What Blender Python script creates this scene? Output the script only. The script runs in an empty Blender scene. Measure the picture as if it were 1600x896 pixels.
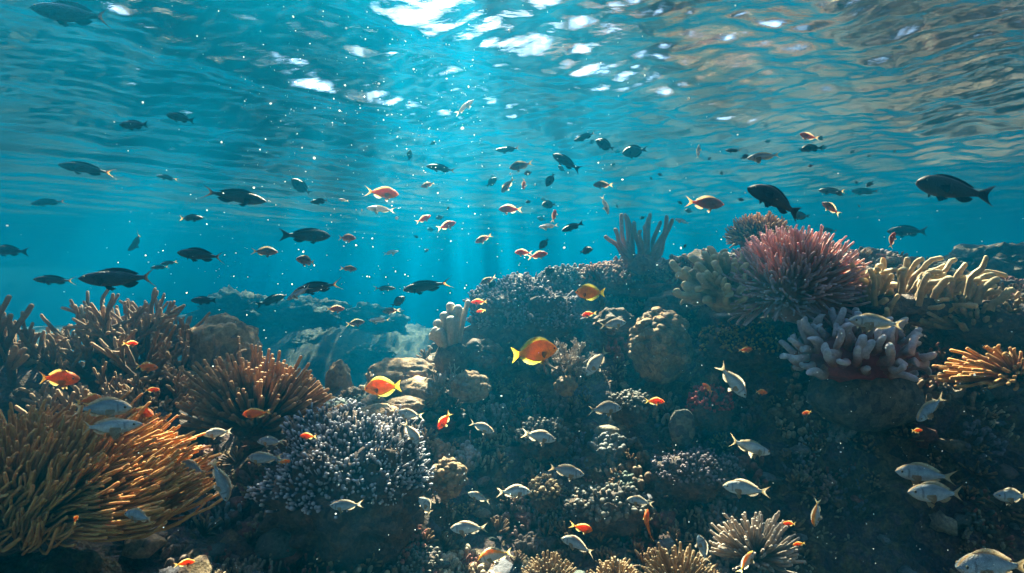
import bpy, bmesh, math, random
import numpy as np
from mathutils import Vector, noise as mn

# ------------------------------------------------------------------ camera, light, exposure
S = bpy.context.scene
COL = S.collection
CAM_Z = 2.0
SURF_Z = 3.5
GOBO_SHIFT = (202.45, 1.4)  # offset of the sun gobo noise put into the water surface
F = 889.0                      # focal length in pixels of the 1600 px wide photograph

cam_d = bpy.data.cameras.new('camera')
cam = bpy.data.objects.new('camera', cam_d); COL.objects.link(cam)
cam.location = (0, 0, CAM_Z); cam.rotation_euler = (math.radians(90), 0, 0)
cam_d.sensor_width = 36; cam_d.lens = 36 * F / 1600
cam_d.clip_start = 0.05; cam_d.clip_end = 500
S.camera = cam

SUN_DIR = Vector((-100, 889, 985)).normalized()
SUN_EL = math.asin(SUN_DIR.z)
SUN_AZ = math.atan2(SUN_DIR.x, SUN_DIR.y)
w = bpy.data.worlds.new('World'); S.world = w; w.use_nodes = True
nt = w.node_tree
sky = nt.nodes.new('ShaderNodeTexSky'); sky.sky_type = 'NISHITA'; sky.sun_disc = False
sky.sun_elevation = SUN_EL; sky.sun_rotation = SUN_AZ
bg = nt.nodes['Background']; bg.inputs['Strength'].default_value = 0.05
nt.links.new(sky.outputs[0], bg.inputs[0])
sun_d = bpy.data.lights.new('sun', 'SUN'); sun_d.energy = 5.0; sun_d.angle = math.radians(0.5)
sun_d.color = (1.0, 0.79, 0.54)
sun = bpy.data.objects.new('sun', sun_d); COL.objects.link(sun)
sun.rotation_euler = SUN_DIR.to_track_quat('Z', 'Y').to_euler(); sun.location = (0, 0, 20)

vs = S.view_settings
vs.view_transform = 'Standard'; vs.look = 'None'; vs.gamma = 1; vs.use_curve_mapping = False
vs.exposure = 4.5
cy = S.cycles
cy.use_denoising = True
cy.max_bounces = 6; cy.diffuse_bounces = 2; cy.glossy_bounces = 3; cy.transmission_bounces = 3
cy.volume_bounces = 1; cy.transparent_max_bounces = 8
cy.sample_clamp_indirect = 4.0
cy.caustics_reflective = False; cy.caustics_refractive = False

rng = np.random.default_rng(7)
random.seed(7)

def P(px, py, d):
    return np.array(((px - 800) / F * d, d, CAM_Z - (py - 448) / F * d))

# ------------------------------------------------------------------ object helpers
def tag(o, label=None, cat=None, group=None, kind=None):
    if label: o['label'] = label
    if cat: o['category'] = cat
    if group: o['group'] = group
    if kind: o['kind'] = kind
    return o

def thing(name, loc, label, cat, group=None):
    o = bpy.data.objects.new(name, None); COL.objects.link(o)
    o.location = loc; o.empty_display_size = 0.1
    return tag(o, label, cat, group)

def make_mesh(name, V, Fs, attrs=None, smooth=True):
    """V (n,3); Fs list of int arrays (m,k); attrs name -> (n,) or (n,3)."""
    me = bpy.data.meshes.new(name)
    V = np.asarray(V, np.float32)
    Fs = [np.asarray(f, np.int32) for f in Fs if len(f)]
    loops = np.concatenate([f.ravel() for f in Fs])
    sizes = np.concatenate([np.full(len(f), f.shape[1], np.int32) for f in Fs])
    starts = np.concatenate(([0], np.cumsum(sizes)[:-1])).astype(np.int32)
    me.vertices.add(len(V)); me.vertices.foreach_set('co', V.ravel())
    me.loops.add(len(loops)); me.loops.foreach_set('vertex_index', loops)
    me.polygons.add(len(sizes)); me.polygons.foreach_set('loop_start', starts)
    try: me.polygons.foreach_set('loop_total', sizes)
    except Exception: pass
    if smooth: me.polygons.foreach_set('use_smooth', np.ones(len(sizes), bool))
    for k, a in (attrs or {}).items():
        a = np.asarray(a, np.float32)
        if a.ndim == 1:
            at = me.attributes.new(k, 'FLOAT', 'POINT'); at.data.foreach_set('value', a)
        else:
            at = me.attributes.new(k, 'FLOAT_COLOR', 'POINT')
            at.data.foreach_set('color', np.concatenate([a, np.ones((len(a), 1), np.float32)], 1).ravel())
    me.update(calc_edges=True); me.validate()
    return me

def obj(name, me, mat, parent=None, loc=None):
    o = bpy.data.objects.new(name, me); COL.objects.link(o)
    if mat is not None and not me.materials: me.materials.append(mat)
    if parent: o.parent = parent
    if loc is not None: o.location = loc
    return o

class MB:
    def __init__(s): s.V = []; s.F = {}; s.A = {}; s.n = 0
    def add(s, V, Fs, **attrs):
        for f in Fs:
            f = np.asarray(f)
            if len(f): s.F.setdefault(f.shape[1], []).append(f + s.n)
        s.V.append(np.asarray(V)); s.n += len(V)
        for k, a in attrs.items(): s.A.setdefault(k, []).append(np.asarray(a, float))
    def mesh(s, name, smooth=True):
        return make_mesh(name, np.concatenate(s.V), [np.concatenate(f) for f in s.F.values()],
                         {k: np.concatenate(a) for k, a in s.A.items()}, smooth)

_ico = {}
def ico(sub):
    if sub not in _ico:
        bm = bmesh.new(); bmesh.ops.create_icosphere(bm, subdivisions=sub, radius=1)
        bm.verts.ensure_lookup_table()
        _ico[sub] = (np.array([v.co[:] for v in bm.verts]), np.array([[v.index for v in f.verts] for f in bm.faces]))
        bm.free()
    return _ico[sub]

def unit(v): return v / np.maximum(np.linalg.norm(v, axis=-1, keepdims=True), 1e-9)

def tubes(p0, p1, p2, r0, r1, sides=7, nb=7, wob=0.0, rwob=0.08, seed=0):
    """Curved round-tipped fingers (quadratic beziers).  All inputs are arrays over the fingers."""
    g = np.random.default_rng(seed)
    T = len(p0)
    r0 = np.broadcast_to(r0, (T,)).astype(float); r1 = np.broadcast_to(r1, (T,)).astype(float)
    L = np.linalg.norm(p1 - p0, axis=1) + np.linalg.norm(p2 - p1, axis=1) + 1e-6
    cap = np.radians([0, 28, 52, 72, 88])
    ub = np.linspace(0, 1, nb)[:-1]
    uc = 1 - (np.minimum(r1 / L, 0.45))[:, None] * (1 - np.sin(cap))[None, :]
    u = np.concatenate([ub[None, :] * uc[:, :1], uc], 1)
    n = u.shape[1]
    R = (r0[:, None] + (r1 - r0)[:, None] * u)
    R = R * (1 + rwob * g.standard_normal(R.shape))
    R[:, nb - 1:] = r1[:, None] * np.cos(cap)[None, :]
    uu = u[:, :, None]
    C = (1 - uu) ** 2 * p0[:, None] + 2 * uu * (1 - uu) * p1[:, None] + uu ** 2 * p2[:, None]
    if wob:
        ph = g.uniform(0, 6.28, (T, 1, 3)); fq = g.uniform(5, 9, (T, 1, 3))
        C = C + wob * r0[:, None, None] * np.sin(fq * uu + ph) * np.minimum(uu * 3, 1)
    tg = unit(2 * (1 - uu) * (p1 - p0)[:, None] + 2 * uu * (p2 - p1)[:, None] + 1e-6)
    ref = np.where(np.abs(tg[:, :1, 1:2]) > 0.9, np.array([1.0, 0, 0]), np.array([0.1, 1.0, 0.05]))
    n1 = unit(np.cross(tg, np.broadcast_to(ref, tg.shape))); n2 = np.cross(tg, n1)
    a = np.linspace(0, 2 * math.pi, sides, endpoint=False)
    V = C[:, :, None] + R[:, :, None, None] * (np.cos(a)[:, None] * n1[:, :, None] + np.sin(a)[:, None] * n2[:, :, None])
    idx = np.arange(T * n * sides).reshape(T, n, sides)
    q = np.stack([idx[:, :-1], np.roll(idx[:, :-1], -1, 2), np.roll(idx[:, 1:], -1, 2), idx[:, 1:]], -1).reshape(-1, 4)
    endc = idx[:, -1][:, ::1]
    tip = np.repeat(u[:, :, None], sides, 2)
    return V.reshape(-1, 3), [q, endc.reshape(T, sides)], tip.ravel()

def nz(pts, scale, octv=3, seed=0.0):
    o = Vector((seed, seed * 1.7, -seed))
    return np.array([mn.fractal(Vector(p) * scale + o, 1.0, 2.1, octv) for p in pts])

# ------------------------------------------------------------------ materials
def new_mat(name):
    m = bpy.data.materials.new(name); m.use_nodes = True
    t = m.node_tree; t.nodes.clear()
    out = t.nodes.new('ShaderNodeOutputMaterial')
    return m, t, out
def N(t, kind, **kw):
    n = t.nodes.new(kind)
    for k, v in kw.items():
        if k in n.inputs: n.inputs[k].default_value = v
        else: setattr(n, k, v)
    return n
def mixc(t, fac, a, b, blend='MIX'):
    n = t.nodes.new('ShaderNodeMix'); n.data_type = 'RGBA'; n.blend_type = blend
    for sock, v in ((n.inputs[0], fac), (n.inputs[6], a), (n.inputs[7], b)):
        if hasattr(v, 'is_linked'): t.links.new(v, sock)
        elif isinstance(v, (int, float)): sock.default_value = v
        else: sock.default_value = (*v, 1)
    return n.outputs[2]
def ramp(t, src, pts):
    r = t.nodes.new('ShaderNodeValToRGB'); t.links.new(src, r.inputs[0])
    els = r.color_ramp.elements
    while len(els) < len(pts): els.new(0.5)
    for e, (p, c) in zip(els, pts):
        e.position = p; e.color = (*c, 1) if not isinstance(c, float) else (c, c, c, 1)
    return r.outputs[0]

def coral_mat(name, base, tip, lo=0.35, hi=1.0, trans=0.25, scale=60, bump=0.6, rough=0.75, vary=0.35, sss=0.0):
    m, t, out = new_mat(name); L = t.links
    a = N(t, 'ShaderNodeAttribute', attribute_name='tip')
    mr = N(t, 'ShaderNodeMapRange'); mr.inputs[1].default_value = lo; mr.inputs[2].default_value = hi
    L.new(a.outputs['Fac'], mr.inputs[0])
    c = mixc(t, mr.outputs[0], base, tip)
    geo = N(t, 'ShaderNodeNewGeometry')
    no = N(t, 'ShaderNodeTexNoise', Scale=9.0, Detail=6.0); L.new(geo.outputs['Position'], no.inputs['Vector'])
    v = ramp(t, no.outputs[0], [(0.3, 1 - vary), (0.7, 1.0)])
    c = mixc(t, 1.0, c, v, 'MULTIPLY')
    vo = N(t, 'ShaderNodeTexVoronoi', Scale=scale * 4); L.new(geo.outputs['Position'], vo.inputs['Vector'])
    n2 = N(t, 'ShaderNodeTexNoise', Scale=scale * 1.0, Detail=5.0, Roughness=0.7); L.new(geo.outputs['Position'], n2.inputs['Vector'])
    sp = ramp(t, n2.outputs[0], [(0.35, 0.62), (0.62, 1.0)])
    c = mixc(t, 0.8, c, sp, 'MULTIPLY')
    b1 = N(t, 'ShaderNodeBump', Strength=bump * 0.5, Distance=0.004); L.new(vo.outputs['Distance'], b1.inputs['Height'])
    b2 = N(t, 'ShaderNodeBump', Strength=bump, Distance=0.01); L.new(n2.outputs[0], b2.inputs['Height']); L.new(b1.outputs[0], b2.inputs['Normal'])
    p = N(t, 'ShaderNodeBsdfPrincipled', Roughness=rough); p.inputs['Specular IOR Level'].default_value = 0.35
    p.inputs['Subsurface Weight'].default_value = sss; p.inputs['Subsurface Radius'].default_value = (1.0, 0.5, 0.25); p.inputs['Subsurface Scale'].default_value = 0.012
    L.new(c, p.inputs['Base Color']); L.new(b2.outputs[0], p.inputs['Normal'])
    if trans > 0:
        tr = N(t, 'ShaderNodeBsdfTranslucent'); L.new(c, tr.inputs[0]); L.new(b2.outputs[0], tr.inputs['Normal'])
        mx = N(t, 'ShaderNodeMixShader', Fac=trans); L.new(p.outputs[0], mx.inputs[1]); L.new(tr.outputs[0], mx.inputs[2])
        L.new(mx.outputs[0], out.inputs[0])
    else: L.new(p.outputs[0], out.inputs[0])
    return m

def rock_mat(name, cols, scale=3.0, bump=1.0, fine=45):
    m, t, out = new_mat(name); L = t.links
    geo = N(t, 'ShaderNodeNewGeometry'); pos = geo.outputs['Position']
    n1 = N(t, 'ShaderNodeTexNoise', Scale=scale, Detail=8.0, Roughness=0.65); L.new(pos, n1.inputs['Vector'])
    k = len(cols)
    c = ramp(t, n1.outputs[0], [(0.28 + 0.44 * i / (k - 1), cc) for i, cc in enumerate(cols)])
    v = N(t, 'ShaderNodeTexVoronoi', Scale=scale * 5); L.new(pos, v.inputs['Vector'])
    bw = N(t, 'ShaderNodeSeparateColor'); L.new(v.outputs['Color'], bw.inputs[0])
    c = mixc(t, 1.0, c, ramp(t, bw.outputs[0], [(0.0, (0.55, 0.5, 0.6)), (0.5, (1.0, 0.95, 0.85)), (1.0, (1.35, 1.15, 0.95))]), 'MULTIPLY')
    n2 = N(t, 'ShaderNodeTexNoise', Scale=fine, Detail=6.0, Roughness=0.7); L.new(pos, n2.inputs['Vector'])
    c = mixc(t, 0.85, c, ramp(t, n2.outputs[0], [(0.35, 0.45), (0.65, 1.15)]), 'MULTIPLY')
    b1 = N(t, 'ShaderNodeBump', Strength=bump, Distance=0.02); L.new(n2.outputs[0], b1.inputs['Height'])
    v2 = N(t, 'ShaderNodeTexVoronoi', Scale=fine * 2.2); L.new(pos, v2.inputs['Vector'])
    b2 = N(t, 'ShaderNodeBump', Strength=bump * 0.7, Distance=0.008); L.new(v2.outputs['Distance'], b2.inputs['Height']); L.new(b1.outputs[0], b2.inputs['Normal'])
    p = N(t, 'ShaderNodeBsdfPrincipled', Roughness=0.85); p.inputs['Specular IOR Level'].default_value = 0.3
    L.new(c, p.inputs['Base Color']); L.new(b2.outputs[0], p.inputs['Normal']); L.new(p.outputs[0], out.inputs[0])
    return m

def reef_mat():
    m, t, out = new_mat('reef_rock'); L = t.links
    geo = N(t, 'ShaderNodeNewGeometry'); pos = geo.outputs['Position']
    n1 = N(t, 'ShaderNodeTexNoise', Scale=2.6, Detail=9.0, Roughness=0.68); L.new(pos, n1.inputs['Vector'])
    c = ramp(t, n1.outputs[0], [(0.28, (0.05, 0.045, 0.05)), (0.40, (0.13, 0.08, 0.05)), (0.48, (0.16, 0.12, 0.07)),
                                (0.55, (0.10, 0.065, 0.085)), (0.64, (0.22, 0.15, 0.085)), (0.75, (0.11, 0.12, 0.08))])
    v = N(t, 'ShaderNodeTexVoronoi', Scale=13.0); L.new(pos, v.inputs['Vector'])
    sc = N(t, 'ShaderNodeSeparateColor'); L.new(v.outputs['Color'], sc.inputs[0])
    c = mixc(t, 0.9, c, ramp(t, sc.outputs[0], [(0.0, (0.5, 0.45, 0.6)), (0.3, (1, 0.8, 0.75)), (0.6, (1.1, 1.0, 0.8)), (1.0, (1.6, 1.3, 1.1))]), 'MULTIPLY')
    n2 = N(t, 'ShaderNodeTexNoise', Scale=40.0, Detail=7.0, Roughness=0.72); L.new(pos, n2.inputs['Vector'])
    c = mixc(t, 0.9, c, ramp(t, n2.outputs[0], [(0.33, 0.35), (0.66, 1.3)]), 'MULTIPLY')
    # sand on the far floor: a real material boundary along the foot of the reef
    sx = N(t, 'ShaderNodeAttribute', attribute_name='sand')
    c = mixc(t, sx.outputs['Fac'], c, (0.13, 0.12, 0.10))
    b1 = N(t, 'ShaderNodeBump', Strength=1.0, Distance=0.03); L.new(n2.outputs[0], b1.inputs['Height'])
    v2 = N(t, 'ShaderNodeTexVoronoi', Scale=70.0); L.new(pos, v2.inputs['Vector'])
    b2 = N(t, 'ShaderNodeBump', Strength=0.8, Distance=0.012); L.new(v2.outputs['Distance'], b2.inputs['Height']); L.new(b1.outputs[0], b2.inputs['Normal'])
    p = N(t, 'ShaderNodeBsdfPrincipled', Roughness=0.9); p.inputs['Specular IOR Level'].default_value = 0.3
    L.new(c, p.inputs['Base Color']); L.new(b2.outputs[0], p.inputs['Normal']); L.new(p.outputs[0], out.inputs[0])
    return m

def fish_mat():
    m, t, out = new_mat('fish_skin'); L = t.links
    a = N(t, 'ShaderNodeAttribute', attribute_name='col'); f = N(t, 'ShaderNodeAttribute', attribute_name='fin')
    tc = N(t, 'ShaderNodeTexCoord')
    n = N(t, 'ShaderNodeTexNoise', Scale=9.0, Detail=5.0); L.new(tc.outputs['Object'], n.inputs['Vector'])
    c = mixc(t, 1.0, a.outputs['Color'], ramp(t, n.outputs[0], [(0.3, 0.72), (0.7, 1.08)]), 'MULTIPLY')
    v = N(t, 'ShaderNodeTexVoronoi', Scale=60.0); L.new(tc.outputs['Object'], v.inputs['Vector'])
    c = mixc(t, 0.5, c, ramp(t, v.outputs['Distance'], [(0.25, 1.0), (0.6, 0.62)]), 'MULTIPLY')
    b = N(t, 'ShaderNodeBump', Strength=0.45, Distance=0.012); L.new(v.outputs['Distance'], b.inputs['Height'])
    p = N(t, 'ShaderNodeBsdfPrincipled', Roughness=0.42); L.new(c, p.inputs['Base Color']); L.new(b.outputs[0], p.inputs['Normal'])
    p.inputs['Specular IOR Level'].default_value = 0.25
    hsv = N(t, 'ShaderNodeSeparateColor', mode='HSV'); L.new(a.outputs['Color'], hsv.inputs[0]); sw_ = ramp(t, hsv.outputs[1], [(0.35, 0.0), (0.8, 0.75)]); L.new(sw_, p.inputs['Subsurface Weight'])
    p.inputs['Subsurface Radius'].default_value = (1.0, 0.5, 0.3); p.inputs['Subsurface Scale'].default_value = 0.035
    tr = N(t, 'ShaderNodeBsdfTranslucent'); L.new(c, tr.inputs[0])
    mu = N(t, 'ShaderNodeMath', operation='MULTIPLY_ADD'); L.new(f.outputs['Fac'], mu.inputs[0]); mu.inputs[1].default_value = 0.4; mu.inputs[2].default_value = 0.18
    mx = N(t, 'ShaderNodeMixShader'); L.new(mu.outputs[0], mx.inputs[0]); L.new(p.outputs[0], mx.inputs[1]); L.new(tr.outputs[0], mx.inputs[2])
    L.new(mx.outputs[0], out.inputs[0])
    return m

def water_mat():
    """Underside of the water: clear where it is met steeply, a mirror at grazing angles (total reflection)."""
    m, t, out = new_mat('water_skin'); L = t.links
    geo = N(t, 'ShaderNodeNewGeometry')
    n = N(t, 'ShaderNodeTexNoise', Scale=9.0, Detail=4.0, Roughness=0.55)
    mp = N(t, 'ShaderNodeMapping'); mp.inputs['Scale'].default_value = (1.0, 1.5, 1.0)
    L.new(geo.outputs['Position'], mp.inputs[0]); L.new(mp.outputs[0], n.inputs['Vector'])
    b = N(t, 'ShaderNodeBump', Strength=0.35, Distance=0.02); L.new(n.outputs[0], b.inputs['Height'])
    dot = N(t, 'ShaderNodeVectorMath', operation='DOT_PRODUCT'); L.new(geo.outputs['Incoming'], dot.inputs[0]); L.new(b.outputs[0], dot.inputs[1])
    ab = N(t, 'ShaderNodeMath', operation='ABSOLUTE'); L.new(dot.outputs['Value'], ab.inputs[0])
    clear = ramp(t, ab.outputs[0], [(0.51, 0.0), (0.67, 1.0)])
    # added gobo: stretched noise in the transparency cuts the sunlight into shafts
    gn = N(t, 'ShaderNodeTexNoise', Scale=1.7, Detail=4.0, Roughness=0.72); gm = N(t, 'ShaderNodeMapping'); gm.inputs['Location'].default_value = (GOBO_SHIFT[0], GOBO_SHIFT[1], 0)
    gm.inputs['Scale'].default_value = (0.8, 0.14, 0.0); gm.inputs['Rotation'].default_value = (0, 0, -0.11); L.new(geo.outputs['Position'], gm.inputs[0]); L.new(gm.outputs[0], gn.inputs['Vector'])
    gr = ramp(t, gn.outputs[0], [(0.455, 0.03), (0.555, 1.0)])
    rv = N(t, 'ShaderNodeTexVoronoi', Scale=4.5, feature='DISTANCE_TO_EDGE'); rw = N(t, 'ShaderNodeTexNoise', Scale=3.0, Detail=2.0); L.new(geo.outputs['Position'], rw.inputs['Vector'])
    ra = N(t, 'ShaderNodeVectorMath', operation='MULTIPLY_ADD'); L.new(rw.outputs['Color'], ra.inputs[0]); ra.inputs[1].default_value = (0.35, 0.35, 0); L.new(geo.outputs['Position'], ra.inputs[2]); L.new(ra.outputs[0], rv.inputs['Vector'])
    rr = ramp(t, rv.outputs['Distance'], [(0.02, 1.0), (0.12, 0.55), (0.4, 0.42)])  # painted caustic net: cell edges let more sun through
    for fac in (gr, rr):
        pr = N(t, 'ShaderNodeMath', operation='MULTIPLY'); L.new(clear, pr.inputs[0]); L.new(fac, pr.inputs[1]); clear = pr.outputs[0]
    gl = N(t, 'ShaderNodeBsdfGlossy', Roughness=0.03); gl.inputs[0].default_value = (0.92, 0.97, 1, 1); L.new(b.outputs[0], gl.inputs['Normal'])
    tr = N(t, 'ShaderNodeBsdfTransparent'); tr.inputs[0].default_value = (0.96, 0.98, 1, 1)
    mx = N(t, 'ShaderNodeMixShader'); L.new(clear, mx.inputs[0]); L.new(gl.outputs[0], mx.inputs[1]); L.new(tr.outputs[0], mx.inputs[2])
    L.new(mx.outputs[0], out.inputs[0])
    return m

def bubble_mat():
    m, t, out = new_mat('bubble'); L = t.links
    p = N(t, 'ShaderNodeBsdfPrincipled', Roughness=0.15); p.inputs['Base Color'].default_value = (0.85, 0.9, 0.92, 1)
    tr = N(t, 'ShaderNodeBsdfTranslucent'); tr.inputs[0].default_value = (0.9, 0.95, 0.95, 1)
    mx = N(t, 'ShaderNodeMixShader', Fac=0.6); L.new(p.outputs[0], mx.inputs[1]); L.new(tr.outputs[0], mx.inputs[2])
    L.new(mx.outputs[0], out.inputs[0])
    return m

# ------------------------------------------------------------------ the setting: seabed, water, haze
ctrl = []
def cp(px, py, d): ctrl.append(P(px, py, d))
def cz(x, y, z): ctrl.append(np.array((x, y, z), float))
# mound on one side under the branching and fan corals
for a in [(-250, 640, 3.6), (0, 640, 3.7), (150, 630, 3.8), (300, 620, 3.9), (400, 610, 3.7), (470, 640, 3.5),
          (150, 760, 3.0), (300, 760, 2.9), (420, 720, 3.0), (540, 690, 3.1), (550, 800, 2.7), (420, 840, 2.6),
          (130, 850, 2.0), (0, 860, 1.9), (-200, 860, 1.9), (250, 900, 2.1), (400, 930, 2.2), (560, 930, 2.4),
          (640, 640, 3.7), (640, 740, 3.2), (560, 630, 4.2),
          (0, 600, 4.6), (200, 600, 4.8), (350, 600, 5.0),
          # valley
          (520, 640, 5.6), (620, 640, 5.4), (660, 600, 6.5),
          # centre wall
          (700, 560, 4.3), (700, 640, 3.9), (760, 520, 4.5), (820, 490, 4.7), (880, 450, 5.0), (960, 420, 5.2), (1060, 410, 5.2),
          (1130, 470, 4.4), (1000, 520, 4.5), (930, 560, 4.3), (830, 590, 4.2),
          (760, 700, 3.6), (900, 700, 3.65), (1040, 660, 3.75), (1170, 600, 3.7), (1180, 520, 3.9), (1100, 560, 4.1),
          (720, 820, 3.1), (880, 810, 3.2), (1040, 800, 3.2), (1180, 760, 3.2), (1330, 700, 3.25), (1500, 690, 3.1), (1700, 700, 3.0),
          (700, 910, 2.7), (900, 910, 2.75), (1100, 910, 2.7), (1300, 900, 2.9), (1500, 900, 2.8), (1700, 900, 2.7),
          # ridge crest on the other side
          (1240, 470, 4.1), (1340, 480, 3.9), (1460, 510, 3.7), (1600, 540, 3.5), (1800, 560, 3.4),
          (1200, 400, 4.9), (1350, 400, 4.7), (1500, 440, 4.5), (1700, 470, 4.3), (1330, 600, 3.5), (1500, 600, 3.4),
          # behind the crest
          (820, 560, 6.0), (1000, 520, 6.4), (1200, 480, 6.4), (1450, 470, 6.4), (1700, 480, 6.0),
          (1500, 440, 8.5), (1650, 410, 9.0), (1800, 400, 9.0), (1300, 500, 8.5),
          # far mounds across the valley
          (330, 500, 14.5), (400, 480, 14.8), (460, 500, 14.0), (500, 484, 15.6), (560, 490, 15.4), (610, 512, 14.6), (640, 545, 13.6),
          (420, 580, 12), (520, 575, 12), (200, 520, 14.5), (0, 520, 14.5), (-300, 520, 14.5),
          (665, 522, 18.5), (700, 522, 18), (760, 522, 18), (900, 522, 18), (680, 545, 14)]: cp(*a)
for x in (-30, -16, -8, 0, 8, 16, 30):
    cz(x, 26, -1.5); cz(x, 45, -1.5); cz(x, 110, -1.5); cz(x, -10, 0.2); cz(x, 0.2, 0.25)
for x, y in ((-6, 9), (-3, 8.5), (-0.5, 9), (2, 9.5), (-9, 11), (-6, 7)): cz(x, y, -3.2)
for x in (-16, -30, 16, 30):
    cz(x, 5, 0.8); cz(x, 10, 0.8)
cz(-5, 1.2, 0.6); cz(-2, 1.0, 0.6); cz(0, 1.4, 0.3); cz(2, 1.4, 0.35); cz(5, 1.4, 0.6); cz(-7, 4, 1.0); cz(7, 4, 1.3); cz(6, 8, 1.5)
ctrl = np.array(ctrl)
cxy = ctrl[:, :2]
def kern(a, b): return np.sqrt(((a[:, None] - b[None]) ** 2).sum(-1) + 0.12)
_K = kern(cxy, cxy); _W = np.linalg.solve(_K + 1e-3 * np.eye(len(_K)), ctrl[:, 2] - 0.6)
def ground(xy):
    xy = np.atleast_2d(xy); out = np.empty(len(xy))
    for i in range(0, len(xy), 20000): out[i:i + 20000] = kern(xy[i:i + 20000], cxy) @ _W + 0.6
    return np.minimum(out, SURF_Z - 0.5)
def ground_n(xy, e=0.04):
    xy = np.atleast_2d(xy)
    gx = (ground(xy + [e, 0]) - ground(xy - [e, 0])) / (2 * e); gy = (ground(xy + [0, e]) - ground(xy - [0, e])) / (2 * e)
    return unit(np.stack([-gx, -gy, np.ones_like(gx)], 1))

def grow(a, b, s0, k):
    o = [a]; s = s0
    while o[-1] + s < b: o.append(o[-1] + s); s *= k
    return np.array(o + [b])
def grid_faces(ny, nx):
    i = np.arange(ny * nx).reshape(ny, nx)
    return np.stack([i[:-1, :-1], i[:-1, 1:], i[1:, 1:], i[1:, :-1]], -1).reshape(-1, 4)
xs_in = np.arange(-4.6, 4.61, 0.026); xo = grow(4.6, 38, 0.05, 1.12)[1:]
gx_ = np.concatenate([-xo[::-1], xs_in, xo])
yo = grow(7.0, 118, 0.03, 1.02)[1:]
gy_ = np.concatenate([np.linspace(-12, 0.8, 12)[:-1], np.arange(0.8, 7.0, 0.026), yo])
X, Y = np.meshgrid(gx_, gy_); xy = np.stack([X.ravel(), Y.ravel()], 1)
Z = ground(xy)
V = np.concatenate([xy, Z[:, None]], 1)
# normals of the smooth sheet, then lumps pushed out along them
dzx = np.gradient(Z.reshape(X.shape), gx_, axis=1).ravel(); dzy = np.gradient(Z.reshape(X.shape), gy_, axis=0).ravel()
Nn = unit(np.stack([-dzx, -dzy, np.ones_like(dzx)], 1))
reefness = np.clip((18 - xy[:, 1]) / 2, 0, 1) * np.clip((9 - np.abs(xy[:, 0])) / 3, 0.25, 1)
near = (xy[:, 1] > 0.5) & (xy[:, 1] < 20) & (np.abs(xy[:, 0]) < 9)
lump = np.zeros(len(V))
ii = np.where(near)[0]
def lumpf(p):
    q = Vector(p)
    a = mn.fractal(q * 2.2, 1.0, 2.0, 3) * 0.10
    d, _ = mn.voronoi(q * 6.0); b = (0.5 - d[0]) * 0.10
    d2, _ = mn.voronoi(q * 15.0 + Vector((3, 1, 2))); c = (0.5 - d2[0]) * 0.05
    return a + b + c
lump[ii] = [lumpf(V[i]) for i in ii]
V = V + Nn * (lump * reefness)[:, None]
V[:, 2] = np.minimum(V[:, 2], SURF_Z - 0.35)
sand = np.clip((xy[:, 1] - 16.6) / 1.0 + 0.3 * np.sin(xy[:, 0] * 1.3), 0, 1)
M_REEF = reef_mat()
o = obj('seabed', make_mesh('seabed', V, [grid_faces(len(gy_), len(gx_))], {'sand': sand}), M_REEF); tag(o, kind='structure')

# water surface
g = np.random.default_rng(21)
nw = 46
lam = np.exp(g.uniform(math.log(0.09), math.log(1.7), nw)); kk = 2 * math.pi / lam
th = np.where(lam > 0.4, math.radians(90) + g.choice((-1, 1), nw) * g.uniform(0.5, 1.0, nw), g.normal(math.radians(80), 0.7, nw))
slope = 0.031 * np.where(lam > 0.35, 1.0, 1.2); amp = slope / kk; ph = g.uniform(0, 6.28, nw)
sx_ = np.concatenate([-grow(4.0, 38, 0.04, 1.06)[1:][::-1], np.arange(-4.0, 4.001, 0.026), grow(4.0, 38, 0.04, 1.06)[1:]])
sy_ = np.concatenate([np.linspace(-12, 0.6, 14)[:-1], np.arange(0.6, 5.0, 0.024), grow(5.0, 118, 0.026, 1.022)])
X, Y = np.meshgrid(sx_, sy_); Zw = np.full(X.shape, SURF_Z)
fade = 1 / (1 + (np.hypot(X, Y) / 14) ** 2)
for k, t_, a_, p_, l_ in zip(kk, th, amp, ph, lam):
    s_ = np.sin(k * (X * math.cos(t_) + Y * math.sin(t_)) + p_ + 0.8 * np.sin(0.9 * X + 0.7 * Y + p_))
    Zw += a_ * (s_ + 0.35 * (np.abs(s_) * -2 + 1)) * (fade if l_ < 0.4 else 1)
o = obj('water_surface', make_mesh('water_surface', np.stack([X.ravel(), Y.ravel(), Zw.ravel()], 1), [grid_faces(len(sy_), len(sx_))]), water_mat())
tag(o, kind='structure')

def build_haze():
    m, t, out = new_mat('sea_haze')
    v = N(t, 'ShaderNodeVolumePrincipled'); v.inputs['Density'].default_value = 0.12
    v.inputs['Color'].default_value = (0.0, 0.096, 0.178, 1); v.inputs['Absorption Color'].default_value = (0.0, 0.12, 0.18, 1); v.inputs['Anisotropy'].default_value = 0.79
    t.links.new(v.outputs[0], out.inputs['Volume'])
    lo = np.array((-40, -14, -7.0)); hi = np.array((40, 120, SURF_Z + 0.35))
    c = np.array([[x, y, z] for x in (0, 1) for y in (0, 1) for z in (0, 1)]) * (hi - lo) + lo
    f = np.array([[0, 1, 3, 2], [4, 6, 7, 5], [0, 4, 5, 1], [2, 3, 7, 6], [0, 2, 6, 4], [1, 5, 7, 3]])
    tag(obj('haze', make_mesh('haze', c, [f], smooth=False), m), kind='stuff')
build_haze()

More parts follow.
